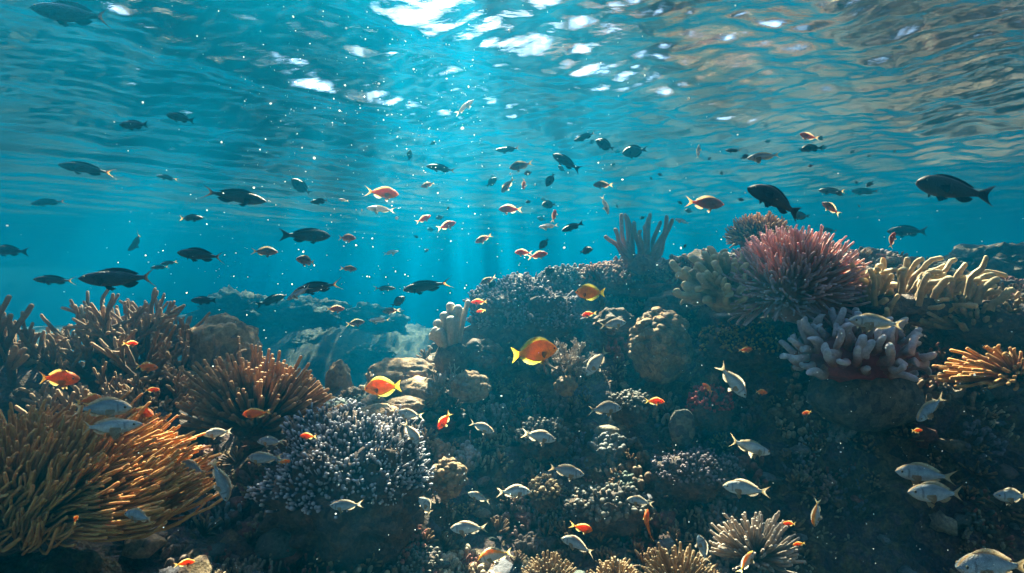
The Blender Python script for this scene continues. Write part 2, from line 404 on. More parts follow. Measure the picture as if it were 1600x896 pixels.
# ------------------------------------------------------------------ coral builders
def sph_dirs(n, maxpol, seed, jit=0.35, minpol=0.0):
    g = np.random.default_rng(seed); i = np.arange(n) + 0.5
    z = math.cos(minpol) - (math.cos(minpol) - math.cos(maxpol)) * i / n
    a = i * 2.39996 + g.normal(0, jit, n); z = np.clip(z + g.normal(0, 0.02, n), -1, 1)
    r = np.sqrt(1 - z * z)
    return np.stack([r * np.cos(a), r * np.sin(a), z], 1)

def lump_mesh(name, radii, sub=4, amp=0.15, scale=2.5, cell=0.0, cells=5.0, seed=0, ridged=0.0, flat=None):
    V, Fc = ico(sub); V = V.copy(); off = Vector((seed * 3.1, seed * 1.3, seed * 7.7))
    dsp = np.zeros(len(V))
    for i, p in enumerate(V):
        q = Vector(p)
        e = amp * mn.fractal(q * scale + off, 1.0, 2.0, 3)
        if cell:
            wq = q + 0.12 * Vector((mn.noise(q * 4 + off), mn.noise(q * 4 - off), mn.noise(q * 4.3 + off)))
            d, _ = mn.voronoi(wq * cells + off); e += cell * (math.sqrt(max(0.0, d[1] - d[0])) - 0.5)
        if ridged: e += ridged * (1 - 2 * abs(mn.noise(q * cells * 0.7 + off)))
        dsp[i] = e
    V = V * (1 + dsp[:, None]) * np.asarray(radii)
    tip = np.clip(0.5 + dsp / (2 * (amp + cell + ridged) + 1e-6), 0, 1)
    return make_mesh(name, V, [Fc], {'tip': tip})

def crown_coral(name, label, cat, base_pt, p0, p1, p2, r0, r1, mat, base_mat, base_r, sides=6, nb=6, wob=0.0, group=None, seed=0, base_off=0.0, split=False, rwob=0.08):
    t = thing(name, base_pt, label, cat, group)
    obj('base', lump_mesh('base', base_r, 4, 0.18, 2.5, 0.1, 5, seed), base_mat, t, (0, 0, base_off))
    if split:
        for i in range(len(p0)):
            rr0 = np.broadcast_to(r0, (len(p0),))[i:i + 1]; rr1 = np.broadcast_to(r1, (len(p0),))[i:i + 1]
            V, Fc, tip = tubes(p0[i:i + 1], p1[i:i + 1], p2[i:i + 1], rr0, rr1, sides, nb, wob, rwob, seed + i)
            obj('branch', make_mesh('branch', V, Fc, {'tip': tip}), mat, t)
    else:
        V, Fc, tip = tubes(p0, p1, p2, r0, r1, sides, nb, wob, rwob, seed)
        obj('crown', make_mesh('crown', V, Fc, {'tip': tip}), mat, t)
    return t

def radial(dirs, r_in, r_out, up=0.3, jit=0.1, seed=0, squash=(1, 1, 1)):
    """fingers from an inner ellipsoid to an outer one, bending upwards"""
    g = np.random.default_rng(seed); n = len(dirs); sq = np.asarray(squash)
    p0 = dirs * r_in * sq
    lop = np.array([mn.noise(Vector(q) * 1.9 + Vector((seed, 2 * seed, 5))) + 0.5 * mn.noise(Vector(q) * 5 - Vector((seed, 3, 1))) for q in dirs])
    ro = r_out * (1 + g.normal(0, jit, n) + 0.22 * lop)[:, None]
    p2 = dirs * ro * sq + g.normal(0, jit * r_out * 0.35, (n, 3)) + np.array([0, 0, up * r_out])
    p1 = (p0 + p2) / 2 + dirs * (r_out - r_in) * 0.18 + np.array([0, 0, -up * r_out * 0.35]) + g.normal(0, jit * r_out * 0.25, (n, 3))
    return p0, p1, p2

def branching(n_main, H, spread, r, levels, kids, seed, lean=(0, 0, 0)):
    g = np.random.default_rng(seed)
    segs = []
    cur = []
    for i in range(n_main):
        d = unit(np.array([g.normal(0, spread), g.normal(0, spread), 0.8]) + np.asarray(lean))
        cur.append((np.array([g.normal(0, H * 0.25), g.normal(0, H * 0.25), 0.0]), d, H * g.uniform(0.35, 0.6), r, 0))
    while cur:
        nxt = []
        for p, d, L, rr, lv in cur:
            d2 = unit(d + g.normal(0, 0.22, 3) + np.array([0, 0, 0.22]))
            m = p + d * L * 0.5; e = m + d2 * L * 0.5
            segs.append((p, m, e, rr, rr * 0.86, lv / max(1, levels)))
            if lv < levels:
                for k in range(g.integers(kids[0], kids[1] + 1)):
                    dd = unit(d2 + g.normal(0, 0.55, 3) + np.array([0, 0, 0.15]))
                    st = p + (e - p) * g.uniform(0.55, 1.0) if k else e
                    nxt.append((st, dd if k else unit(d2 + g.normal(0, 0.25, 3)), L * g.uniform(0.6, 0.85), rr * 0.84, lv + 1))
        cur = nxt
    A = [np.array([s[i] for s in segs]) for i in range(6)]
    return A

# coral materials (base colour, tip colour)
MC = {}
def mc(key, *a, **k):
    MC[key] = coral_mat(key + '_coral', *a, **k); return MC[key]
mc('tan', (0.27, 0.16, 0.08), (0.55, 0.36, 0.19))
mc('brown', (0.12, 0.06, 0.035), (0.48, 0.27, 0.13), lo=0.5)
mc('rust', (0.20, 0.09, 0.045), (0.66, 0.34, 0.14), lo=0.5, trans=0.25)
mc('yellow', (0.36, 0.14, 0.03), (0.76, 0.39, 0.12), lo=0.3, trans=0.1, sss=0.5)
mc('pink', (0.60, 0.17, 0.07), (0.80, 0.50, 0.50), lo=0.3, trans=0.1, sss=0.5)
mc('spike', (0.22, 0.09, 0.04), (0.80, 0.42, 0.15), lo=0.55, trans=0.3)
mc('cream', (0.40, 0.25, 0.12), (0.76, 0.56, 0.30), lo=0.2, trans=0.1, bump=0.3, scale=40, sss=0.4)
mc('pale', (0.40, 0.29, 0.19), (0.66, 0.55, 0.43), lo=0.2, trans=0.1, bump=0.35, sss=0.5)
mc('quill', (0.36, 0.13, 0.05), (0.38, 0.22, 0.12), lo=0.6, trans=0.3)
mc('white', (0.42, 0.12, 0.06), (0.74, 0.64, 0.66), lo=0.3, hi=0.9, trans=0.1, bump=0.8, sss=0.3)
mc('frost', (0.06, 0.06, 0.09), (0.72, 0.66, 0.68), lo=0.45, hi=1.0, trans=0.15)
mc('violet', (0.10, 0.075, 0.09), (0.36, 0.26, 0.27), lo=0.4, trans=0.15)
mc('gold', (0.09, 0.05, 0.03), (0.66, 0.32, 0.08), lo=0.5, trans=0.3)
mc('red', (0.30, 0.03, 0.03), (0.62, 0.10, 0.08), lo=0.3, trans=0.3)
mc('lace', (0.25, 0.17, 0.12), (0.60, 0.46, 0.36), lo=0.3, trans=0.2)
mc('dim', (0.09, 0.08, 0.07), (0.27, 0.22, 0.17), lo=0.3, trans=0.0)
mc('crumb', (0.15, 0.055, 0.03), (0.44, 0.19, 0.09), lo=0.3, trans=0.1)
M_BASE = rock_mat('coral_base', [(0.05, 0.035, 0.03), (0.13, 0.08, 0.055), (0.09, 0.07, 0.075), (0.20, 0.13, 0.08)], 6, 0.9)
M_BOULD = rock_mat('tan_boulder', [(0.20, 0.12, 0.065), (0.34, 0.21, 0.11), (0.46, 0.30, 0.17)], 4, 0.7)
M_GREY = rock_mat('grey_boulder', [(0.09, 0.09, 0.085), (0.16, 0.15, 0.13), (0.24, 0.21, 0.17)], 5, 0.8)
M_RUST = rock_mat('rust_boulder', [(0.11, 0.045, 0.03), (0.22, 0.085, 0.05), (0.33, 0.14, 0.08)], 5, 1.0)
M_UMBER = rock_mat('umber_boulder', [(0.06, 0.04, 0.035), (0.13, 0.085, 0.06), (0.20, 0.13, 0.085)], 5, 1.0)

# --- branching corals on the left mound
def branch_coral(name, label, base, n_main, H, spread, r, levels, kids, mat, seed, scale=(1, 1, 1), group=None, lean=(0, 0, 0), base_r=(0.2, 0.2, 0.1)):
    p0, p1, p2, r0, r1, lv = branching(n_main, H, spread, r, levels, kids, seed, lean)
    sc = np.asarray(scale); t = thing(name, base, label, 'coral', group)
    obj('base', lump_mesh('base', base_r, 4, 0.2, 2.5, 0.12, 5, seed), M_BASE, t)
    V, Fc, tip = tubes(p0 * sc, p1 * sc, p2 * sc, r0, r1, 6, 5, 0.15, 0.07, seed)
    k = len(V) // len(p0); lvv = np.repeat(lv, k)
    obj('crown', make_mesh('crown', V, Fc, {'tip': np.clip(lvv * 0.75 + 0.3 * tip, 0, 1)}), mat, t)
    return t
GB = 'branching corals on the shaded mound'
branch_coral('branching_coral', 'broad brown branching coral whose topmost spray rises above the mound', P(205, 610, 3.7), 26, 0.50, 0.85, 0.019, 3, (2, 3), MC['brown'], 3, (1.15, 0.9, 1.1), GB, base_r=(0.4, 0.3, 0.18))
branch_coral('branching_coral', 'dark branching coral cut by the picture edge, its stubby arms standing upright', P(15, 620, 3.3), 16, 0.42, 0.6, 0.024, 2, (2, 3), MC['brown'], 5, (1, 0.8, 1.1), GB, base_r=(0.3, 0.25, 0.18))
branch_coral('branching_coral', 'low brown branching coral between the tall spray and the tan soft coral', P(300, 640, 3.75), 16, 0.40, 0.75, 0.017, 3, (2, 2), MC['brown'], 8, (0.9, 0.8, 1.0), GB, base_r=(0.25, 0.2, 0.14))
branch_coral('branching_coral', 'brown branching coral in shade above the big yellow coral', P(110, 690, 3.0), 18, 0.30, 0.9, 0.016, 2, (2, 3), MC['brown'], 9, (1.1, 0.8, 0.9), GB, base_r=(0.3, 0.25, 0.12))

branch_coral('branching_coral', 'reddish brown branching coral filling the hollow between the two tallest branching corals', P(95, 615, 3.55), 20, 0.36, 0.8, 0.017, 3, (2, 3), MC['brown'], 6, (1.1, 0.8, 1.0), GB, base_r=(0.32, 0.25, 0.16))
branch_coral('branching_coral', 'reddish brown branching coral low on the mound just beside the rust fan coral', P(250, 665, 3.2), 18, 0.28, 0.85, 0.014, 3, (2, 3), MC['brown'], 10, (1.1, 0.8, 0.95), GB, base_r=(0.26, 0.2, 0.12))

# --- rust fan coral
def fan(name, label, base, R, n, r, mat, seed, maxpol=1.25, up=0.25, sq=(1, 0.7, 0.85), cat='coral', rin=0.12, sides=6, group=None, base_r=None):
    d = sph_dirs(n, maxpol, seed, 0.5)
    p0, p1, p2 = radial(d, R * rin, R, up, 0.10, seed, sq)
    return crown_coral(name, label, cat, base, p0, p1, p2, r * 0.85, r, mat, M_BASE, base_r or (R * 0.33, R * 0.28, R * 0.2), sides, 8, 0.5, group, seed)
fan('fan_coral', 'rust brown fan shaped coral of upright fingers beside the tan soft coral', P(402, 668, 2.95), 0.36, 420, 0.0088, MC['rust'], 11, 1.5, 0.10, (1.0, 0.65, 0.92))

# --- big yellow coral, lower corner
def big_yellow():
    g = np.random.default_rng(13); n = 2300
    d = sph_dirs(n, 1.75, 13, 0.5)
    p0, p1, p2 = radial(d, 0.08, 0.41, 0.10, 0.07, 13, (1.28, 0.75, 0.62))
    sw = np.stack([0.05 * np.sin(d[:, 2] * 9 + d[:, 0] * 4 + 1.5 * np.sin(d[:, 1] * 7)), 0 * d[:, 0], 0.05 * np.sin(d[:, 0] * 11)], 1)
    p1 = p1 + sw - np.array([0.03, 0, 0.04]); p2 = p2 + np.array([0.05, 0, 0.03]) - 0.4 * sw
    P0, P1, P2 = p0, p1, p2; r = g.uniform(0.0038, 0.0056, n)
    crown_coral('finger_coral', 'large golden yellow coral of long wavy fingers filling the lower corner', 'coral', P(45, 800, 1.95), P0, P1, P2, r, r * 0.95, MC['yellow'], M_BASE, (0.22, 0.18, 0.12), 6, 11, 1.9, None, 13, rwob=0.14)
big_yellow()

# --- tan soft coral and boulders in the valley
def boulder(name, label, px, py, d, radii, mat, seed, sub=4, amp=0.15, cell=0.12, cells=5, scale=2.2, ridged=0.0, cat='coral', group=None):
    o = obj(name, lump_mesh(name, radii, sub, amp, scale, cell, cells, seed, ridged), mat, None, P(px, py, d))
    return tag(o, label, cat, group)
GR = 'boulder corals on the reef'
boulder('soft_coral', 'tan lobed soft coral with a wavy top behind the rust fan coral', 352, 552, 3.95, (0.24, 0.2, 0.24), M_BOULD, 31, 5, 0.2, 0.10, 3.2, 1.6, 0.10)
boulder('boulder_coral', 'small tan coral knob at the foot of the soft coral', 300, 610, 3.6, (0.10, 0.1, 0.12), M_BOULD, 32, 4, 0.2, 0.1, 4, group=GR)
boulder('boulder_coral', 'tan stump shaped coral with a rounded knob behind the fan coral tips', 529, 598, 4.0, (0.085, 0.09, 0.15), M_BOULD, 33, 4, 0.28, 0.1, 3, group=GR)
boulder('boulder_coral', 'squat brown coral block between the stump and the yellow rimmed orange fish', 553, 625, 3.7, (0.07, 0.07, 0.085), M_UMBER, 34, 4, 0.2, 0.1, 4, group=GR)
boulder('brain_coral', 'broad tan domed boulder coral above the orange fish in the gap', 628, 588, 4.1, (0.24, 0.2, 0.13), M_BOULD, 35, 5, 0.12, 0.10, 5.5, 2.0, 0.05)
boulder('boulder_coral', 'tan rounded coral just behind the tail of the orange fish', 655, 612, 3.8, (0.15, 0.13, 0.095), M_BOULD, 36, 4, 0.16, 0.12, 5, group=GR)
boulder('boulder_coral', 'smooth tan boulder coral sitting lowest in the gap below the orange fish', 592, 648, 3.25, (0.115, 0.10, 0.06), M_BOULD, 37, 4, 0.15, 0.05, 3, group=GR)
boulder('boulder_coral', 'pale tan coral slab right under the belly of the orange fish', 632, 633, 3.45, (0.12, 0.1, 0.05), M_BOULD, 38, 4, 0.16, 0.1, 4, group=GR)
boulder('boulder_coral', 'tan lump with a rounded cap below the valley branch tips', 490, 672, 2.75, (0.06, 0.06, 0.065), M_BOULD, 39, 4, 0.3, 0.12, 4, group=GR)

# --- frosted knob field
def knob_dome(name, label, px, py, d, radii, n, r, L, mat, seed, bmat=None, maxpol=1.5, up=0.2, sides=6, jit=0.35, group=None, lump=0.3):
    t = thing(name, P(px, py, d), label, 'coral', group)
    obj('base', lump_mesh('base', radii, 5, lump, 2.4, 0.06, 6, seed), bmat or M_BASE, t)
    g = np.random.default_rng(seed)
    dr = sph_dirs(n, maxpol, seed, 0.4)
    off = Vector((seed * 3.1, seed * 1.3, seed * 7.7))
    ex = np.array([1 + lump * mn.fractal(Vector(q) * 2.4 + off, 1.0, 2.0, 3) for q in dr])
    p0 = dr * np.asarray(radii) * ex[:, None] * 0.97
    nrm = unit(dr / np.asarray(radii))
    LL = (L * (1 + g.normal(0, jit, n))).clip(L * 0.4)[:, None]
    tilt = unit(nrm + np.array([0, 0, up]) + g.normal(0, 0.22, (n, 3)))
    p1 = p0 + nrm * LL * 0.55; p2 = p0 + tilt * LL
    pt = np.array([mn.noise(Vector(q) * 3.3 - off) for q in dr])
    rr = r * (1 + g.normal(0, 0.28, n) + 0.5 * pt).clip(0.45); keep = pt + g.normal(0, 0.12, n) > -0.33
    p0, p1, p2, rr = p0[keep], p1[keep], p2[keep], rr[keep]
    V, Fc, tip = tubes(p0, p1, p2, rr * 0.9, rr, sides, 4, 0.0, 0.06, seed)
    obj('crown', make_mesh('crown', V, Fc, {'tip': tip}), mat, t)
    return t
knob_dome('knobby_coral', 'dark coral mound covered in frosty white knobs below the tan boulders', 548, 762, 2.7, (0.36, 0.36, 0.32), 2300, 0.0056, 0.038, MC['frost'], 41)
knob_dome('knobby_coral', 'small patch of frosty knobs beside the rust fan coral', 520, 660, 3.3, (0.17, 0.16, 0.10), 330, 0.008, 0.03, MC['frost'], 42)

# --- centre: pale sea fingers
def sea_fingers():
    spec = [(-0.135, 0.035, .035), (-0.115, 0.085, .034), (-0.055, 0.15, .037), (-0.012, 0.215, .034), (0.045, 0.20, .032), (0.08, 0.17, .026), (0.115, 0.23, .019), (-0.16, -0.02, .028), (0.0, 0.12, .036), (-0.09, 0.03, .034)]
    p0 = []; p1 = []; p2 = []; rr = []
    for i, (x, z, r) in enumerate(spec):
        y = (-0.04, 0.03, 0.0, 0.03, -0.02, 0.04, 0.02, 0, -0.06, -0.06)[i]
        p0.append((x * 0.25, y * 0.4, -0.16)); p1.append((x * 0.62, y, -0.02 + z * 0.3)); p2.append((x, y, z)); rr.append(r)
    rr = np.array(rr)
    crown_coral('sea_finger_coral', 'pale thick fingered coral standing on the corner of the dark wall', 'coral', P(706, 520, 4.0), np.array(p0), np.array(p1), np.array(p2), rr * 0.72, rr, MC['pale'], M_UMBER, (0.12, 0.1, 0.12), 12, 8, 0.12, None, 17, -0.18, split=True, rwob=0.03)
sea_fingers()

# --- centre: violet knobby mound, rust ridge, tall quill coral
knob_dome('knobby_coral', 'large violet grey mound of small knobs on top of the wall beside the sea fingers', 820, 512, 4.55, (0.44, 0.36, 0.36), 2300, 0.0085, 0.034, MC['violet'], 43, lump=0.36)
knob_dome('rubble_coral', 'rust red crumbly coral ridge carrying the tall quill coral', 985, 446, 5.0, (0.52, 0.38, 0.17), 2300, 0.0105, 0.034, MC['crumb'], 44, M_RUST)
knob_dome('rubble_coral', 'rust red coral hump between the quill coral and the cream finger coral', 1062, 438, 4.9, (0.25, 0.2, 0.16), 700, 0.0105, 0.034, MC['crumb'], 45, M_RUST)
knob_dome('knobby_coral', 'brown rough coral shoulder joining the violet mound to the rust ridge', 885, 446, 5.0, (0.23, 0.19, 0.13), 420, 0.011, 0.04, MC['dim'], 46)
def quill():
    g = np.random.default_rng(5)
    tips = [(-0.30, 0.18), (-0.25, 0.24), (-0.185, 0.35), (-0.14, 0.38), (-0.10, 0.36), (-0.05, 0.30), (-0.015, 0.22), (0.02, 0.24), (0.06, 0.36), (0.10, 0.385), (0.14, 0.30), (0.18, 0.345), (0.22, 0.32), (0.26, 0.28), (0.04, 0.28)]
    p0 = []; p1 = []; p2 = []
    for i, (x, z) in enumerate(tips):
        y = g.normal(0, 0.05)
        p0.append((x * 0.22, y * 0.3, -0.08)); p1.append((x * 0.75, y, 0.06)); p2.append((x, y * 1.4, z * 0.95))
    crown_coral('quill_coral', 'tall dark coral of long upright quills on the rust ridge', 'coral', P(1003, 400, 4.6), np.array(p0), np.array(p1), np.array(p2), 0.021, 0.016, MC['quill'], M_RUST, (0.11, 0.1, 0.09), 10, 9, 0.7, None, 19, -0.07, split=True, rwob=0.04)
quill()

# --- lumpy brain coral in the middle
def lumpy(name, label, px, py, d, radii, n, r, mat, seed):
    t = thing(name, P(px, py, d), label, 'coral')
    obj('base', lump_mesh('base', radii, 5, 0.14, 2.0, 0.14, 4, seed), mat, t)
    g = np.random.default_rng(seed); mb = MB(); v, f = ico(3)
    dr = sph_dirs(n, 1.9, seed, 0.5)
    for i, q in enumerate(dr):
        s = r * g.uniform(0.6, 1.35); e = s * np.array([g.uniform(0.8, 1.5), g.uniform(0.8, 1.4), g.uniform(0.7, 1.1)])
        a = g.uniform(0, 6.28); c_, s_ = math.cos(a), math.sin(a)
        w_ = v * e * (1 + 0.10 * np.sin(v[:, :1] * 5 + i) * np.cos(v[:, 1:2] * 4 + i))
        w_ = w_ @ np.array([[c_, -s_, 0], [s_, c_, 0], [0, 0, 1]])
        mb.add(w_ + q * np.asarray(radii) * g.uniform(0.94, 1.06), [f], tip=np.full(len(v), 0.6))
    obj('crown', mb.mesh('crown'), mat, t)
lumpy('brain_coral', 'tall ochre brain coral column of rounded lumps in the middle of the reef', 1033, 545, 3.9, (0.185, 0.17, 0.25), 190, 0.030, M_BOULD, 51)
lumpy('lobed_coral', 'small ochre lobed coral leaning on the wall under the sea fingers', 733, 608, 3.75, (0.10, 0.1, 0.09), 60, 0.028, M_BOULD, 52)
lumpy('lobed_coral', 'brown lobed coral bulging from the wall beneath the violet mound', 752, 560, 4.05, (0.13, 0.1, 0.11), 60, 0.032, M_UMBER, 53)
lumpy('lobed_coral', 'ochre crusty coral clump above the big silver fish with a hooked head', 700, 750, 3.05, (0.085, 0.08, 0.10), 70, 0.02, M_BOULD, 54)
boulder('boulder_coral', 'small tan coral cone below the pale lace coral', 884, 603, 3.6, (0.07, 0.07, 0.065), M_BOULD, 55, 4, 0.2, 0.14, 5, group=GR)
boulder('boulder_coral', 'brown jagged coral between the violet mound and the ochre brain coral', 960, 505, 4.3, (0.16, 0.13, 0.10), M_UMBER, 56, 4, 0.3, 0.2, 5, group=GR)
boulder('boulder_coral', 'rough brown coral heap under the cream finger coral', 1050, 480, 4.5, (0.20, 0.16, 0.11), M_UMBER, 57, 4, 0.3, 0.2, 6, group=GR)
knob_dome('knobby_coral', 'dim grey rounded coral low on the dark wall beside the pale leaf coral', 985, 640, 3.5, (0.125, 0.09, 0.095), 260, 0.0085, 0.022, MC['dim'], 58)
boulder('leaf_coral', 'dim upright leaf shaped coral plate on the dark wall', 1066, 668, 3.3, (0.075, 0.03, 0.11), M_GREY, 59, 4, 0.12, 0.06, 5, group=None)
branch_coral('lace_coral', 'pale lacy branching coral just behind the biggest orange fish', P(880, 585, 3.75), 16, 0.17, 0.7, 0.0075, 3, (2, 3), MC['lace'], 61, base_r=(0.08, 0.07, 0.06))
branch_coral('lace_coral', 'pale lacy twigs on the wall under the sea finger coral', P(690, 625, 3.85), 12, 0.17, 0.6, 0.007, 3, (2, 3), MC['lace'], 62, base_r=(0.08, 0.07, 0.05))

# --- cream finger coral
def cream():
    d = sph_dirs(98, 2.0, 23, 0.4)
    p0, p1, p2 = radial(d, 0.10, 0.29, 0.16, 0.12, 23, (1.08, 0.75, 0.86))
    g = np.random.default_rng(23)
    p1 += g.normal(0, 0.03, p1.shape)
    r = g.uniform(0.017, 0.026, 98)
    crown_coral('cream_finger_coral', 'cream coloured coral with thick blunt curling fingers beside the pink anemone', 'coral', P(1135, 462, 3.75), p0, p1, p2, r, r * 1.05, MC['cream'], MC['cream'], (0.15, 0.12, 0.11), 9, 8, 0.5, None, 23, split=True, rwob=0.05)
cream()

# --- pink anemone and the spiky dome behind it
def anemone(name, label, px, py, d, R, n, r, L, mat, seed, squash=(1, 0.8, 0.66), cat='sea anemone', maxpol=1.75, taper=0.6, up=0.25):
    g = np.random.default_rng(seed)
    dr = sph_dirs(n, maxpol, seed, 0.35); sq = np.asarray(squash)
    p0 = dr * R * sq
    out = unit(dr / sq)
    lop = np.array([mn.noise(Vector(q) * 2.2 + Vector((seed, 1, 5))) for q in dr])
    LL = (L * (1 + g.normal(0, 0.14, n) + 0.14 * lop))[:, None]
    e = unit(out + np.array([0, 0, up]) + g.normal(0, 0.13, (n, 3)))
    p1 = p0 + out * LL * 0.5 + g.normal(0, 0.006, (n, 3)); p2 = p0 + e * LL + np.array([0, 0, -0.02]) * (1 - dr[:, 2:3])
    rr = r * (1 + g.normal(0, 0.1, n))
    return crown_coral(name, label, cat, P(px, py, d), p0, p1, p2, rr, rr * taper, mat, mat, tuple(R * sq * 1.0), 7, 8, 0.35, None, seed, rwob=0.03)
anemone('sea_anemone', 'large pink sea anemone, a dome of lilac tipped tentacles on the crest', 1238, 452, 3.65, 0.245, 950, 0.0098, 0.185, MC['pink'], 71, (1.0, 0.8, 0.85), 'sea anemone', 2.1)
anemone('spiky_coral', 'brown spiky dome coral peeking out behind the top of the pink anemone', 1186, 375, 4.6, 0.15, 430, 0.0085, 0.10, MC['spike'], 72, (1.1, 0.85, 0.75), 'coral')

# --- white stubby coral, cream sprawling coral, edge corals
def stub(name, label, px, py, d, radii, n, r, L, mat, seed, bmat=None, maxpol=1.7):
    g = np.random.default_rng(seed); dr = sph_dirs(n, maxpol, seed, 0.4)
    p0 = dr * np.asarray(radii) * 0.85; nr = unit(dr / np.asarray(radii))
    LL = (L * g.uniform(0.7, 1.25, n))[:, None]
    p1 = p0 + nr * LL * 0.6; p2 = p0 + unit(nr + np.array([0, 0, 0.45]) + g.normal(0, 0.2, (n, 3))) * LL * 1.1
    rr = r * g.uniform(0.8, 1.2, n)
    crown_coral(name, label, 'coral', P(px, py, d), p0, p1, p2, rr * 1.12, rr * 0.78, mat, bmat or M_BASE, radii, 10, 7, 0.5, None, seed, split=True, rwob=0.1)
stub('stubby_coral', 'white lavender stubby coral with red glints below the pink anemone', 1335, 560, 3.2, (0.29, 0.18, 0.13), 100, 0.024, 0.135, MC['white'], 73, MC['red'], 1.95)
def sprawl():
    g = np.random.default_rng(74); n = 100
    a = g.uniform(-0.5, 1, n)
    p0 = np.stack([g.uniform(-0.35, 0.30, n), g.normal(0, 0.12, n), g.uniform(-0.19, 0.06, n)], 1)
    dr = unit(np.stack([0.5 + 0.6 * p0[:, 0] / 0.4 + g.normal(0, 0.25, n), g.normal(-0.45, 0.4, n), g.uniform(0.3, 1.1, n)], 1))
    L = g.uniform(0.13, 0.24, n)[:, None]
    p1 = p0 + np.array([0, 0, 1]) * L * 0.4 + dr * L * 0.3; p2 = p0 + dr * L
    r = g.uniform(0.015, 0.023, n)
    crown_coral('cream_finger_coral', 'cream orange sprawling coral of leaning fingers beyond the pink anemone', 'coral', P(1430, 458, 3.5), p0, p1, p2, r * 1.05, r * 0.85, MC['cream'], M_BASE, (0.40, 0.18, 0.09), 9, 7, 0.5, None, 74, -0.09, split=True)
sprawl()
branch_coral('branching_coral', 'tan low branching coral at the picture edge above the layered fingers', P(1560, 505, 3.4), 18, 0.24, 0.9, 0.014, 2, (2, 3), MC['tan'], 75, (1.2, 0.8, 0.8), base_r=(0.28, 0.22, 0.14))
fan('finger_coral', 'tan finger coral mass sloping down from the sprawling cream coral to the golden layered fingers', P(1520, 512, 3.45), 0.27, 260, 0.0115, MC['tan'], 66, 1.7, 0.15, (1.25, 0.8, 0.7))
fan('finger_coral', 'golden layered fingers at the picture edge over the dark recess', P(1585, 590, 2.7), 0.24, 170, 0.008, MC['yellow'], 76, 1.8, 0.0, (1.3, 0.8, 0.55))
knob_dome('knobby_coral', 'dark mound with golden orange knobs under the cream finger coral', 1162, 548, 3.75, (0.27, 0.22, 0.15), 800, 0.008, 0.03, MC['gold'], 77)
boulder('boulder_coral', 'big dim round coral head hanging below the white stubby coral', 1350, 620, 3.25, (0.31, 0.2, 0.19), M_GREY, 78, 5, 0.08, 0.04, 9, 2.0, group=GR)
knob_dome('soft_coral', 'crimson soft coral clump on the dark wall beside the leaf coral', 1108, 640, 3.4, (0.12, 0.1, 0.13), 320, 0.008, 0.022, MC['red'], 79)
fan('finger_coral', 'golden tipped finger coral cut by the bottom edge, below the orange red fish', P(858, 915, 2.5), 0.12, 170, 0.005, MC['tan'], 81, 1.6, 0.15, (1, 0.8, 0.9))
fan('finger_coral', 'golden tipped finger coral at the bottom edge next to the striped finger clump', P(965, 918, 2.5), 0.11, 160, 0.005, MC['tan'], 82, 1.6, 0.15, (1, 0.8, 0.9))
fan('finger_coral', 'clump of slanting yellow fingers at the bottom edge between two other clumps', P(1060, 922, 2.45), 0.16, 170, 0.0055, MC['tan'], 83, 1.6, 0.2, (1, 0.8, 0.9))
fan('finger_coral', 'pale tipped finger coral in shade above the bottom edge', P(1180, 870, 2.5), 0.17, 190, 0.006, MC['lace'], 84, 1.7, 0.15, (1.1, 0.8, 0.9))
knob_dome('knobby_coral', 'dim flat topped knobby coral low in the dark bottom of the wall', 620, 880, 2.7, (0.21, 0.14, 0.09), 500, 0.007, 0.018, MC['dim'], 85)
knob_dome('knobby_coral', 'dim coarse knobbed coral head on the dark slope above the bottom finger corals', 950, 800, 3.05, (0.21, 0.14, 0.12), 330, 0.0115, 0.022, MC['dim'], 86)
knob_dome('knobby_coral', 'wide dim coral head low on the wall under the crimson clump', 1090, 745, 3.15, (0.23, 0.15, 0.12), 700, 0.007, 0.024, MC['violet'], 87)
knob_dome('knobby_coral', 'dim coral lump on the wall between two silver breams', 850, 690, 3.5, (0.15, 0.11, 0.11), 260, 0.0095, 0.028, MC['dim'], 88)
knob_dome('knobby_coral', 'small dim coral lump under the ochre crusty clump', 850, 775, 3.1, (0.075, 0.075, 0.085), 150, 0.008, 0.022, MC['tan'], 89)

# --- far coral heads beyond the valley
GF = 'hazy coral heads across the valley'
for px, py, d, rr, lab in [
    (372, 500, 14.0, (1.0, 0.8, 0.66), 'hazy round coral head just above the tan soft coral'),
    (478, 505, 14.5, (1.15, 0.8, 0.62), 'hazy broad coral head beneath the two overlapping pale headed fish'),
    (575, 512, 14.8, (0.95, 0.8, 0.56), 'hazy coral head sloping down to the sandy valley floor'),
    (483, 548, 13.0, (0.52, 0.5, 0.33), 'hazy pale coral dome rising over the rust fan coral'),
    (578, 560, 12.0, (0.47, 0.42, 0.27), 'hazy small coral dome behind the tan domed boulder'),
    (1560, 430, 7.2, (0.8, 0.6, 0.34), 'dim green coral bank beyond the cream sprawling coral')]:
    o = obj('coral_head', lump_mesh('coral_head', rr, 5, 0.28, 2.6, 0.22, 8, px, 0.08), M_UMBER, None, P(px, py, d)); tag(o, lab, 'coral', GF)

